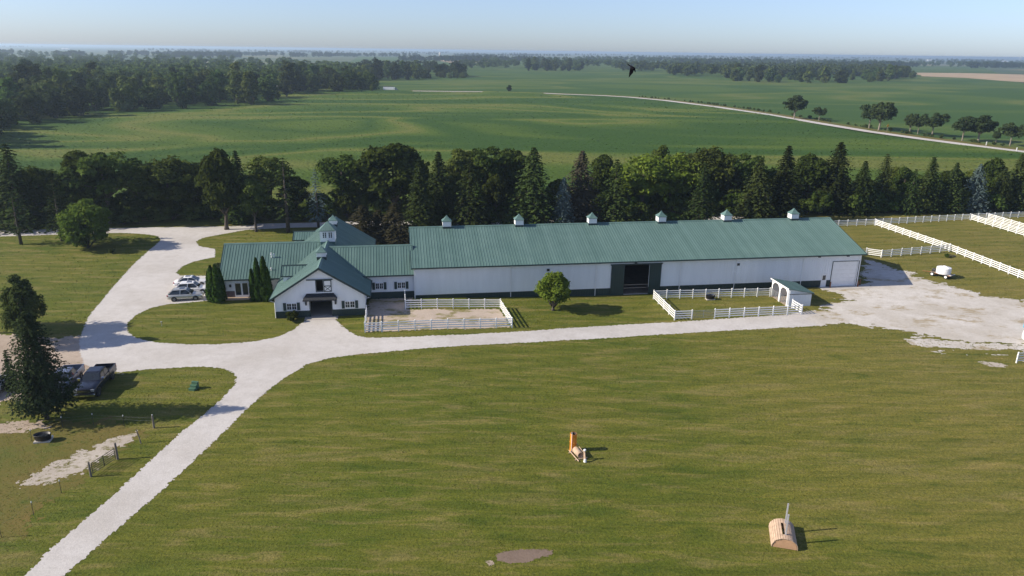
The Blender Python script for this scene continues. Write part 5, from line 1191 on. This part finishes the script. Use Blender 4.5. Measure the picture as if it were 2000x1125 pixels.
def pickup(label, p, rz, paint, roofbars=False):
    r_ = empty('pickup_truck', label, 'pickup', p, rz); W_ = 1.0; h = 3.15; zb = 0.5; hood = 1.28; bed = 1.32; H = 1.98
    def ring(w, z0, z1): return [(w * 0.8, z0), (w * 0.98, z0 + 0.06), (w, z0 + 0.25), (w, z1 - 0.22), (w * 0.95, z1 - 0.03), (w * 0.55, z1 + 0.02)]
    b = MB(); loft(b, [(h - 0.02, ring(W_ * 0.9, zb + 0.12, hood - 0.12)), (h - 0.14, ring(W_ * 0.96, zb, hood - 0.04)), (h - 0.6, ring(W_, zb - 0.02, hood)), (1.35, ring(W_, zb - 0.04, hood + 0.05)), (1.1, ring(W_, zb - 0.04, bed)), (-1.1, ring(W_, zb - 0.04, bed))]); b.build('body', paint, r_, True)
    bd = MB(); x0, x1 = -h + 0.02, -1.12; w = W_
    bd.box(x0, x1, -w, -w + 0.09, zb, bed).box(x0, x1, w - 0.09, w, zb, bed).box(x0, x0 + 0.07, -w + 0.09, w - 0.09, zb + 0.1, bed).box(x1 - 0.06, x1, -w + 0.09, w - 0.09, zb, bed + 0.02)
    bo = bd.build('cargo_bed', paint, r_, False, 0.02)
    MB().box(x0 + 0.07, x1 - 0.06, -w + 0.09, w - 0.09, zb + 0.1, zb + 0.3).build('bed_liner', 'plastic_black', bo)
    gx = (1.2, 0.5, -0.95, -1.12); wb, wt = W_ * 0.93, W_ * 0.74
    P = {'a': (gx[0], wb, bed - 0.03), 'b': (gx[1], wt, H - 0.05), 'c': (gx[2], wt, H - 0.06), 'd': (gx[3], wb * 0.97, bed - 0.03)}; mr = lambda k: (P[k][0], -P[k][1], P[k][2])
    gh = MB(); gh.v = [P[k] for k in 'abcd'] + [mr(k) for k in 'abcd'] + [(gx[1] - 0.12, wt * 0.75, H), (gx[2] + 0.08, wt * 0.75, H), (gx[1] - 0.12, -wt * 0.75, H), (gx[2] + 0.08, -wt * 0.75, H)]
    gh.f = [(0, 1, 2, 3), (4, 5, 6, 7), (0, 1, 5, 4), (2, 3, 7, 6), (1, 2, 9, 8), (5, 6, 11, 10), (1, 8, 10, 5), (2, 9, 11, 6), (8, 9, 11, 10), (0, 3, 7, 4)]
    gh.build('cabin', paint, r_)
    pane(r_, [P['a'], P['b'], mr('b'), mr('a')], name='windscreen', inset=0.08); pane(r_, [P['c'], P['d'], mr('d'), mr('c')], name='rear_window', inset=0.15)
    for s in (1, -1):
        q = [(P[k][0], P[k][1] * s, P[k][2]) for k in 'abcd']; m1 = Vector(q[1]).lerp(Vector(q[2]), 0.48); m0 = Vector(q[0]).lerp(Vector(q[3]), 0.52)
        pane(r_, [q[0], q[1], m1, m0], name='side_window', inset=0.12); pane(r_, [m0, m1, q[2], q[3]], name='side_window', inset=0.12)
        MB().box(1.0, 1.14, min(s * W_, s * (W_ + 0.3)), max(s * W_, s * (W_ + 0.3)), bed + 0.0, bed + 0.26).build('mirror', 'chrome', r_, False, 0.03)
        MB().box(h - 0.2, h + 0.0, min(s * 0.62, s * 0.93), max(s * 0.62, s * 0.93), hood - 0.36, hood - 0.1).build('headlight', 'lamp_clear', r_, False, 0.03)
        MB().box(-h + 0.0, -h + 0.12, min(s * 0.88, s * 1.005), max(s * 0.88, s * 1.005), 0.85, 1.2).build('tail_light', 'lamp_red', r_)
        for x in (h - 1.0, -h + 1.3): MB().lathe([(0.001, 0), (0.5, 0), (0.5, 0.012), (0.001, 0.012)], 18, 'y', (x, s * (W_ + 0.001) - (0.012 if s < 0 else 0), 0.46)).build('wheel_arch', 'plastic_black', r_)
        for k in (0, 1): MB().box(0.62 - k * 0.95, 0.8 - k * 0.95, min(s * W_, s * (W_ + 0.03)), max(s * W_, s * (W_ + 0.03)), 1.12, 1.17).build('door_handle', 'chrome', r_)
    MB().box(h - 0.06, h + 0.03, -0.6, 0.6, hood - 0.5, hood - 0.1).build('grille', 'plastic_black', r_)
    for z in (hood - 0.24, hood - 0.36): MB().box(h + 0.03, h + 0.05, -0.58, 0.58, z, z + 0.05).build('grille_bar', 'chrome', r_)
    MB().box(h - 0.1, h + 0.14, -0.98, 0.98, 0.48, 0.72).build('front_bumper', 'chrome', r_, False, 0.05)
    MB().box(-h - 0.14, -h + 0.02, -0.95, 0.95, 0.5, 0.68).build('rear_bumper', 'chrome', r_, False, 0.03)
    wheels(r_, (h - 1.0, -h + 1.3), 2 * W_ - 0.2, 0.42, 0.28, 'chrome'); return r_
# parked by the stable: front-right wheels set where the photograph shows them
def park(fn, px, py, rz, hw, hl, **kw):
    q = G(px, py); d = Vector((math.cos(rz), math.sin(rz), 0)); n = Vector((-d.y, d.x, 0))
    return q - d * hl + n * hw
a = R(14)
car('parked_car', 'pale silver-gold SUV with roof rails, nearest of three parked cars', park(None, 382.5, 587, a, 0.92, 1.4), a, 'paint_silver', 'suv')
car('parked_car', 'white SUV parked between the silver one and the white saloon', park(None, 396, 574, a, 0.92, 1.4), a, 'paint_white', 'suv')
car('parked_car', 'white saloon with sunroof, farthest of the three parked cars', park(None, 394, 559.5, a, 0.91, 1.475), a, 'paint_white', 'saloon')
A_, B_ = G(194, 773), G(221, 740); rz = math.atan2(A_.y - B_.y, A_.x - B_.x); d = Vector((math.cos(rz), math.sin(rz), 0)); n = Vector((-d.y, d.x, 0)); c = (A_ + B_) / 2 - n * 0.95 - d * 0.15
pickup('dark navy crew-cab pickup parked on grass, right of the pine', c, rz, 'paint_navy')
pickup('steel blue pickup partly hidden by the big pine', c - n * 3.15 - d * 0.2, rz + R(2), 'paint_grey')
q = G(-14, 765); car('parked_car', 'white car at the left picture edge beyond the big pine', q, rz + R(3), 'paint_white', 'saloon')

# ------------------------------------------------------------------ water tank wagon
def wagon():
    A_, B_ = G(1819, 539), G(1845.5, 545.5); d = B_ - A_; rz = math.atan2(d.y, d.x)
    r_ = empty('tank_wagon', 'white round water tank on a low rusty four-wheel wagon', 'wagon', A_, rz); L = d.length; W_ = 1.5
    f = MB(); f.box(-0.4, L + 0.5, 0.25, 0.35, 0.5, 0.62).box(-0.4, L + 0.5, W_ - 0.1, W_, 0.5, 0.62)
    for i in range(5): x = -0.35 + i * (L + 0.75) / 4; f.box(x, x + 0.1, 0.35, W_ - 0.1, 0.5, 0.6)
    f.build('frame', 'rust', r_); MB().box(-0.4, L + 0.5, 0.2, W_ + 0.05, 0.622, 0.68).build('deck', 'wood', r_)
    MB().tube([(-0.4, W_ / 2, 0.5), (-1.9, W_ / 2 + 0.1, 0.3)], 0.05, 6).build('drawbar', 'rust', r_)
    t = MB(); t.lathe([(0.001, 0.69), (1.06, 0.69), (1.08, 0.74), (1.08, 1.66), (1.04, 1.7), (0.22, 1.9), (0.2, 1.96), (0.001, 1.97)], 36, c=(L * 0.62, W_ / 2 + 0.1, 0)); to = t.build('tank', 'poly_tank', r_, False)
    for k in range(3): MB().lathe([(1.08, 0.95 + k * 0.26), (1.1, 0.97 + k * 0.26), (1.1, 1.0 + k * 0.26), (1.08, 1.02 + k * 0.26)], 36, c=(L * 0.62, W_ / 2 + 0.1, 0)).build('hoop', 'poly_tank', to)
    s_ = MB()
    s_.hexa([(L * 0.62 + 0.25, W_ / 2, 1.88), (L * 0.62 + 0.9, W_ / 2 - 0.45, 1.71), (L * 0.62 + 0.95, W_ / 2 - 0.3, 1.71), (L * 0.62 + 0.25, W_ / 2 + 0.15, 1.88), (L * 0.62 + 0.25, W_ / 2, 1.95), (L * 0.62 + 0.9, W_ / 2 - 0.45, 1.77), (L * 0.62 + 0.95, W_ / 2 - 0.3, 1.77), (L * 0.62 + 0.25, W_ / 2 + 0.15, 1.95)]); s_.build('lid_rib', 'poly_tank', to)
    MB().box(-0.3, 0.25, 0.4, 0.95, 0.69, 1.15).build('pump', 'black_steel', r_, False, 0.05); MB().tube([(0.3, 0.7, 1.0), (0.55, 0.7, 1.25), (0.7, 0.7, 1.0)], 0.04, 6).build('hose', 'yellow', r_)
    MB().tube([(L + 0.5, 0.2, 0.7), (L + 0.75, 0.2, 0.75), (L + 0.75, W_, 0.75), (L + 0.5, W_, 0.7)], 0.04, 6).build('rear_rail', 'steel', r_)
    for x in (0.0, L):
        for y, s in ((0.12, -1), (W_ + 0.05, 1)):
            w = MB(); w.lathe([(0.2, -0.1), (0.34, -0.1), (0.36, 0), (0.34, 0.1), (0.2, 0.1), (0.2, -0.1)], 18, 'y'); o = w.build('wheel', 'rubber', r_, True); o.location = (x, y, 0.36)
            MB().lathe([(0.001, -0.085), (0.21, -0.095), (0.21, 0.095), (0.001, 0.085)], 16, 'y').build('rim', 'white_paint', o)
wagon()
# ------------------------------------------------------------------ cross-country jumps
def jump_drum():
    p = G(1119, 879); r_ = empty('drum_jump', 'jump with upright orange drum column, lying tan drum and side poles', 'jump', p, R(-68))
    # local +x runs from the drum column towards the near standard
    t = MB(); t.lathe([(0.27, 1.7), (0.3, 1.7), (0.31, 1.66), (0.3, 1.62), (0.3, 0.9), (0.315, 0.87), (0.315, 0.83), (0.3, 0.8), (0.3, 0.04), (0.31, 0.0), (0.001, 0.0)], 22); o = t.build('drum_column', 'orange', r_, True)
    MB().lathe([(0.27, 1.7), (0.27, 0.4), (0.001, 0.4)], 22).build('drum_inside', 'bark', o)
    MB().tube([(0.2, -0.27, 0.0), (0.22, -0.28, 1.95)], 0.03, 6).build('marker_pole', 'white_paint', r_)
    t = MB(); t.lathe([(0.20, 0.45), (0.3, 0.45), (0.3, 0.9), (0.315, 0.92), (0.315, 0.96), (0.3, 0.98), (0.3, 1.5), (0.22, 1.5), (0.2, 0.5)], 20, 'x', (0, 0, 0.31)); t.build('lying_drum', 'tan', r_, True)
    MB().tube([(0.1, -0.45, 0.12), (2.0, -0.42, 0.08)], 0.045, 7).build('side_pole', 'tan', r_)
    MB().tube([(-0.25, 0.42, 0.5), (1.55, 0.38, 0.42)], 0.045, 7).build('side_pole', 'wood', r_)
    for x in (0.35, 1.6): MB().box(x, x + 0.09, -0.6, 0.6, 0.0, 0.09).build('cross_bearer', 'wood', r_)
    MB().tube([(1.75, 0.25, 0.0), (1.75, 0.25, 0.95)], 0.085, 8).build('near_standard', 'tan', r_)
    MB().lathe([(0.001, 0.99), (0.11, 0.97), (0.12, 0.88), (0.09, 0.85)], 10, c=(1.75, 0.25, 0)).build('standard_cap', 'white_paint', r_)
    MB().tube([(2.15, 0.12, 0.0), (2.15, 0.12, 0.3)], [0.15, 0.09], 10).build('white_foot', 'white_paint', r_)
    MB().tube([(2.15, 0.12, 0.28), (1.75, 0.25, 0.75)], 0.06, 6).build('brace', 'tan', r_)
jump_drum()
def jump_arch():
    A_, B_ = G(1507, 1067), G(1557, 1076); d = B_ - A_; rz = math.atan2(d.y, d.x); W_ = d.length; a_ = W_ / 2; hh = 0.82; D = 2.45
    r_ = empty('log_jump', 'half-round tan slatted log jump with two grey posts', 'jump', A_, rz)
    n = 16
    prof = [(a_ - a_ * math.cos(math.pi * i / n), hh * math.sin(math.pi * i / n) ** 0.85 if 0 < i < n else 0.0) for i in range(n + 1)]
    for y in (0.0, D - 0.05):
        MB().prism([(x + (a_ - x) * 0.04, z * 0.96) for x, z in prof], 'y', y, y + 0.05).build('end_board', 'tan_end', r_)
    for i in range(n):
        (x0, z0), (x1, z1) = prof[i], prof[i + 1]
        e = Vector((x1 - x0, z1 - z0)).normalized() * 0.008; nn = Vector((-(z1 - z0), x1 - x0)).normalized() * 0.035
        y0, y1 = -0.03 - 0.012 * (i % 3), D + 0.02 + 0.012 * ((i * 2) % 3)
        pl = [(x0 + e.x, z0 + e.y), (x1 - e.x, z1 - e.y), (x1 - e.x + nn.x, z1 - e.y + nn.y), (x0 + e.x + nn.x, z0 + e.y + nn.y)]
        if i == 7:
            MB().prism(pl, 'y', y0, 0.5).build('slat', 'tan', r_); MB().prism(pl, 'y', 1.95, y1).build('slat', 'tan', r_)
        else: MB().prism(pl, 'y', y0, y1).build('slat', 'tan', r_)
    for y, q in ((0.45, -0.02), (1.9, 0.1)): MB().box(a_ + q, a_ + q + 0.1, y, y + 0.1, 0.0, hh + 1.75).build('post', 'post_grey', r_)
jump_arch()
# ------------------------------------------------------------------ lower left paddock
def trough(label, p, s=1.0, rz=0.2):
    r_ = empty('water_trough', label, 'trough', p, rz)
    def oval(a_, b_, z, n=24): return [(a_ * math.cos(2 * math.pi * k / n), b_ * math.sin(2 * math.pi * k / n), z) for k in range(n)]
    t = MB(); rings = [oval(0.62, 0.4, 0.14), oval(0.72, 0.47, 0.66), oval(0.76, 0.5, 0.68), oval(0.74, 0.48, 0.71), oval(0.66, 0.42, 0.68), oval(0.6, 0.38, 0.25)]
    t.v = [q for w in rings for q in w]; n = 24
    for i in range(len(rings) - 1):
        for k in range(n): t.f.append((i * n + k, i * n + (k + 1) % n, (i + 1) * n + (k + 1) % n, (i + 1) * n + k))
    t.f.append(tuple(range(n))); t.f.append(tuple(range(5 * n, 6 * n))); t.build('tub', 'plastic_black', r_, True)
    MB().prism([(x, y) for x, y, _ in oval(0.63, 0.405, 0)], 'z', 0.5, 0.52).build('water', 'glass', r_)
    MB().box(-0.68, 0.68, -0.42, 0.42, -0.05, 0.14).build('plinth', 'concrete', r_); MB().box(0.74, 0.86, -0.06, 0.06, 0.35, 0.5).build('valve', 'wire', r_)
    r_.scale = (s, s, s)
trough('black oval stock trough on concrete slab in lower left paddock', G(85, 861), 1.0)
trough('black water tub against the back fence of the grass pen', L2W(43.2, -3.7, -0.6), 0.95, PSI)
A_, B_ = G(178, 931), G(230, 897); dd = B_ - A_; rz = math.atan2(dd.y, dd.x)
def wpost(label, p, h, r1=0.075, lean=(0, 0), name='fence_post', mat='fence_wood', top=None):
    m_ = MB(); m_.tube([(0, 0, -0.2), (lean[0] * 0.5, lean[1] * 0.5, h / 2), (lean[0], lean[1], h)], [r1 * 1.1, r1, r1 * 0.9], 8)
    if not top: o = m_.build(name, mat); o.location = p; return tag(o, label, 'post')
    r_ = empty(name, label, 'post', p); m_.build('stake', mat, r_); MB().lathe([(0.001, h + 0.08), (min(0.05, r1 * 2.0), h + 0.06), (min(0.055, r1 * 2.2), h - 0.06), (0.001, h - 0.08)], 8, c=(lean[0], lean[1], 0)).build('insulator_cap', top, r_); return r_
wpost('round wooden post at the near end of the black paddock gate', A_, 1.4, 0.09)
wpost('taller round wooden post at the far end of the black gate', B_, 1.6, 0.1)
tube_gate('paddock_gate', 'black five-bar tube gate between two wooden posts, lower left', A_ + dd.normalized() * 0.16, rz, dd.length - 0.3, 1.15, 'black_steel', 6)
wpost('leaning thin wooden post between the black gate and corner post', G(276, 866), 1.35, 0.05, (-0.28, 0.05))
wpost('corner wooden post with white cap at the end of the wire fence', G(301, 836), 1.35, 0.09, (0, 0), top='wire')
STK = [((63, 862), 'thin white-capped stake left of the stock trough'), ((123, 836), 'thin white-capped stake right of the stock trough under the pine'), ((183, 830), 'thin white-capped stake in the middle of the pine shadow'),
       ((243, 833), 'thin white-capped stake at the right of the pine shadow'), ((120, 963), 'thin white-capped stake below the bare track'), ((66, 1006), 'thin dark stake low at the left, below the bare track'), ((3, 1050), 'thin stake nearest the bottom left corner')]
SP = []
for (x, y), lab in STK: q = G(x, y); SP.append(q); wpost(lab, q, 1.15, 0.02, (0.02, 0), 'fence_stake', 'black_steel', 'wire')
w = MB(); chain = [SP[0], SP[1], SP[2], SP[3], G(301, 836)]
for hh in (0.75, 1.05):
    for p_, q_ in zip(chain[:-1], chain[1:]): w.tube([p_ + Vector((0, 0, hh)), (p_ + q_) / 2 + Vector((0, 0, hh - 0.04)), q_ + Vector((0, 0, hh))], 0.003, 4)
tag(w.build('fence_wire', 'thin_wire'), 'thin white electric wires strung between the capped stakes below the pine', 'wire')
w = MB(); chain = [A_, SP[4], SP[5], SP[6]]
for p_, q_ in zip(chain[:-1], chain[1:]): w.tube([p_ + Vector((0, 0, 1.0)), (p_ + q_) / 2 + Vector((0, 0, 0.96)), q_ + Vector((0, 0, 1.0))], 0.003, 4)
tag(w.build('fence_wire', 'thin_wire'), 'thin wire running from the black gate to the bottom left stakes', 'wire')
p = G(379, 760); r_ = empty('mounting_block', 'small green three-step mounting block on the lower left lawn', 'steps', p, R(80))
for i in range(3): MB().box(-0.45 + i * 0.3, -0.16 + i * 0.3, -0.32, 0.32, 0, 0.24 * (i + 1) - 0.04).build('riser', 'step_green', r_); MB().box(-0.47 + i * 0.3, -0.15 + i * 0.3, -0.35, 0.35, 0.24 * (i + 1) - 0.04, 0.24 * (i + 1)).build('tread', 'step_green', r_)
p = G(316, 637); r_ = empty('yard_hydrant', 'thin hydrant stake standing in the oval lawn', 'hydrant', p); MB().tube([(0, 0, -0.1), (0, 0, 0.6)], 0.03, 6).build('stem', 'steel', r_); MB().tube([(-0.14, 0, 0.58), (0.14, 0, 0.64)], 0.03, 6).build('head', 'steel', r_)
p = G(1858, 500.5); t = MB(); t.lathe([(0.5, 0.03), (0.6, 0.0), (0.7, 0.06), (0.68, 0.14), (0.58, 0.16), (0.5, 0.03)], 20); o = t.build('tyre_ring', 'rubber', None, True); o.location = p; tag(o, 'black rubber ring lying on the grass below the paddock fence', 'tyre')
p = G(2022, 671); r_ = empty('white_trailer', 'white rounded trailer nose at the right picture edge', 'trailer', p, R(6)); t = MB(); loft(t, [(-1.35, [(0.5, 0.35), (0.8, 0.5), (0.85, 1.0), (0.6, 1.25)]), (-1.1, [(0.85, 0.3), (1.0, 0.5), (1.05, 1.45), (0.7, 1.65)]), (3.0, [(0.85, 0.3), (1.0, 0.5), (1.05, 1.6), (0.7, 1.8)])]); t.build('body', 'paint_white', r_, True)
wheels(r_, (0.8, 1.6), 2.0, 0.33, 0.2)
p = G(2003, 640); r_ = empty('blue_barrel', 'blue plastic barrel at the right picture edge in gravel yard', 'barrel', p); MB().lathe([(0.001, 0), (0.26, 0), (0.29, 0.1), (0.29, 0.8), (0.26, 0.9), (0.001, 0.9)], 16).build('drum', 'blue_plastic', r_, True); MB().lathe([(0.29, 0.28), (0.305, 0.3), (0.305, 0.33), (0.29, 0.35)], 16).build('hoop', 'blue_plastic', r_)
# ------------------------------------------------------------------ far things
def shed(label, p, L, W_, h, hr, wallm, roofm, rz=0.0, name='farm_shed'):
    r_ = empty(name, label, 'shed', p, rz); w = MB(); w.box(-L / 2, L / 2, -W_ / 2, W_ / 2, 0, h)
    w.prism([(-W_ / 2, h), (W_ / 2, h), (0, hr)], 'x', -L / 2, L / 2); w.build('wall', wallm, r_)
    for s in (-1, 1):
        a_ = MB(); a_.hexa([(-L / 2 - 0.3, s * (W_ / 2 + 0.4), h - 0.1), (L / 2 + 0.3, s * (W_ / 2 + 0.4), h - 0.1), (L / 2 + 0.3, 0, hr + 0.03), (-L / 2 - 0.3, 0, hr + 0.03), (-L / 2 - 0.3, s * (W_ / 2 + 0.4), h + 0.08), (L / 2 + 0.3, s * (W_ / 2 + 0.4), h + 0.08), (L / 2 + 0.3, 0, hr + 0.2), (-L / 2 - 0.3, 0, hr + 0.2)]); a_.build('roof', roofm, r_)
    MB().box(-1.6, 1.6, -W_ / 2 - 0.06, -W_ / 2, 0, h * 0.8).build('door', 'interior', r_)
shed('red-walled shed with pale metal roof at the far wood edge', g(540, 178, 1.5), 9, 9, 3.6, 6.6, 'red_barn', 'grey_metal', R(20))
shed('pale-roofed shed half hidden by trees left of red-walled shed', g(506, 180, 1.5), 8, 9, 3.4, 6.2, 'red_barn', 'grey_metal', R(20))
shed('long white shed on the hazy horizon above the left wood', g(358, 104, FZ), 60, 22, 6, 10, 'white_paint', 'grey_metal', 0.1)
shed('white shed on the horizon far left', g(128, 97, FZ), 45, 20, 6, 10, 'white_paint', 'grey_metal', 0.1)
shed('small white shed in the haze at the far right', g(1960, 121.5, FZ), 46, 18, 6, 9, 'white_paint', 'grey_metal', 0.0)
shed('white shed right of the far silo', g(1815, 118.5, FZ), 30, 15, 6, 9, 'white_paint', 'grey_metal', 0.0)
p = g(859.5, 114, FZ); r_ = empty('farm_silo', 'pale tower silo among the far hazy trees', 'silo', p); MB().lathe([(0.001, 0), (3.4, 0), (3.4, 19), (0.001, 19)], 16).build('shaft', 'concrete', r_, True); MB().lathe([(3.5, 19), (3.2, 20.6), (1.8, 22.2), (0.001, 22.6)], 16).build('dome', 'grey_metal', r_, True)
p = g(1992, 119, FZ); r_ = empty('water_tower', 'pinkish white water tower on the far right horizon', 'tower', p); MB().lathe([(1.6, 0), (1.2, 12), (1.2, 20)], 12).build('stem', 'white_paint', r_, True); MB().lathe([(1.2, 20), (5.5, 23), (6.2, 26), (5, 29), (0.001, 30.5)], 16).build('bulb', 'white_paint', r_, True)
# white lorry on the far road
p = g(762, 178.0, FZ); A_ = ROADW[-3] - ROADW[-2]; rz = math.atan2(A_.y, A_.x)
r_ = empty('lorry', 'small white box lorry on the far gravel road', 'lorry', p + Vector((0, 0, 0.1)), rz); r_.scale = (0.72, 0.8, 0.72)
MB().box(-7.5, 5.0, -1.25, 1.25, 1.1, 4.2).build('trailer', 'white_paint', r_); MB().box(5.5, 7.2, -1.2, 1.2, 0.8, 3.4).build('cab', 'paint_grey', r_, False, 0.15); MB().box(7.2, 8.8, -1.0, 1.0, 0.8, 2.0).build('bonnet', 'paint_grey', r_, False, 0.15); MB().box(-7, 7, -0.5, 0.5, 0.7, 1.1).build('chassis', 'black_steel', r_)
wheels(r_, (-6.2, -4.9, 4.2, 5.4, 8.0), 2.2, 0.5, 0.35)
p = g(1732, 257.5, FZ); r_ = empty('road_sign', 'yellow warning sign beside the gravel road under the oaks', 'sign', p, R(20)); MB().tube([(0, 0, -0.1), (0, 0, 2.6)], 0.05, 6).build('pole', 'wood', r_); s_ = 0.75
MB().prism([(-s_, 2.6), (0, 2.6 - s_), (s_, 2.6), (0, 2.6 + s_)], 'y', -0.08, -0.05).build('panel', 'yellow', r_)
for x, y, lab in ((1926, 284, 'short white marker post by the road under the broad oaks'), (1985, 296, 'white marker post by the road at the right edge')):
    o = MB().box(-0.12, 0.12, -0.12, 0.12, -0.1, 1.3).add([(-0.12, -0.12, 1.3), (0.12, -0.12, 1.3), (0.12, 0.12, 1.3), (-0.12, 0.12, 1.3), (0, 0, 1.5)], [(0, 1, 4), (1, 2, 4), (2, 3, 4), (3, 0, 4)]).build('marker_post', 'wire'); o.location = g(x, y, FZ); tag(o, lab, 'post')
# ------------------------------------------------------------------ swallow passing the camera
def swallow():
    d = ray(1234, 134).normalized(); p = Vector((0, 0, CH)) + d * 15.0
    r_ = empty('bird', 'dark swallow in flight against the far fields', 'bird', p)
    # body axis leans into the picture, wings swept; sizes in metres
    b = MB(); b.tube([(-0.035, 0.06, 0.06), (-0.01, 0.03, 0.035), (0.015, 0.0, 0.005), (0.03, -0.03, -0.015), (0.05, -0.05, 0.0)], [0.006, 0.024, 0.032, 0.024, 0.006], 8); b.build('body', 'feather', r_, True)
    w = MB(); w.v = [(-0.03, 0.0, 0.01), (0.04, 0.0, 0.0), (0.03, -0.01, -0.075), (-0.05, -0.01, -0.17), (-0.045, 0.0, -0.085)]; w.v += [(x, y + 0.006, z) for x, y, z in w.v]
    w.f = [(0, 1, 2, 4), (4, 2, 3), (5, 9, 7, 6), (9, 8, 7), (0, 5, 6, 1), (1, 6, 7, 2), (2, 7, 8, 3), (3, 8, 9, 4), (4, 9, 5, 0)]; w.build('wing', 'feather', r_)
    w = MB(); w.v = [(0.01, 0.0, 0.045), (0.03, 0.0, -0.01), (0.085, 0.03, -0.075), (0.072, 0.03, 0.015)]; w.v += [(x, y + 0.006, z) for x, y, z in w.v]
    w.f = [(0, 1, 2, 3), (4, 7, 6, 5), (0, 4, 5, 1), (1, 5, 6, 2), (2, 6, 7, 3), (3, 7, 4, 0)]; w.build('wing', 'feather', r_)
    w = MB(); w.v = [(-0.01, 0.03, 0.04), (-0.02, 0.04, 0.03), (-0.1, 0.09, 0.085), (-0.075, 0.08, 0.07), (-0.085, 0.08, 0.1)]; w.v += [(x, y + 0.004, z) for x, y, z in w.v]
    w.f = [(0, 1, 2, 3), (0, 3, 4), (5, 8, 7, 6), (5, 9, 8), (0, 5, 6, 1), (1, 6, 7, 2), (2, 7, 8, 3), (3, 8, 9, 4), (4, 9, 5, 0)]; w.build('tail', 'feather', r_)
swallow()
# ------------------------------------------------------------------ the summer haze
mb = MB(); mb.box(-64500, 64500, -64500, 64500, -3.0, 36.5)
m = bpy.data.materials.new('haze'); m.use_nodes = True; nt = m.node_tree; nt.nodes.remove(nt.nodes['Principled BSDF'])
pv = nt.nodes.new('ShaderNodeVolumePrincipled'); pv.inputs['Color'].default_value = (0.66, 0.84, 1.0, 1); pv.inputs['Density'].default_value = 0.00016; pv.inputs['Anisotropy'].default_value = 0.35
nt.links.new(pv.outputs[0], nt.nodes['Material Output'].inputs['Volume'])
o = mb.build('haze', m); tag(o, 'thin bluish summer haze over the farm and fields', 'haze', kind='stuff')
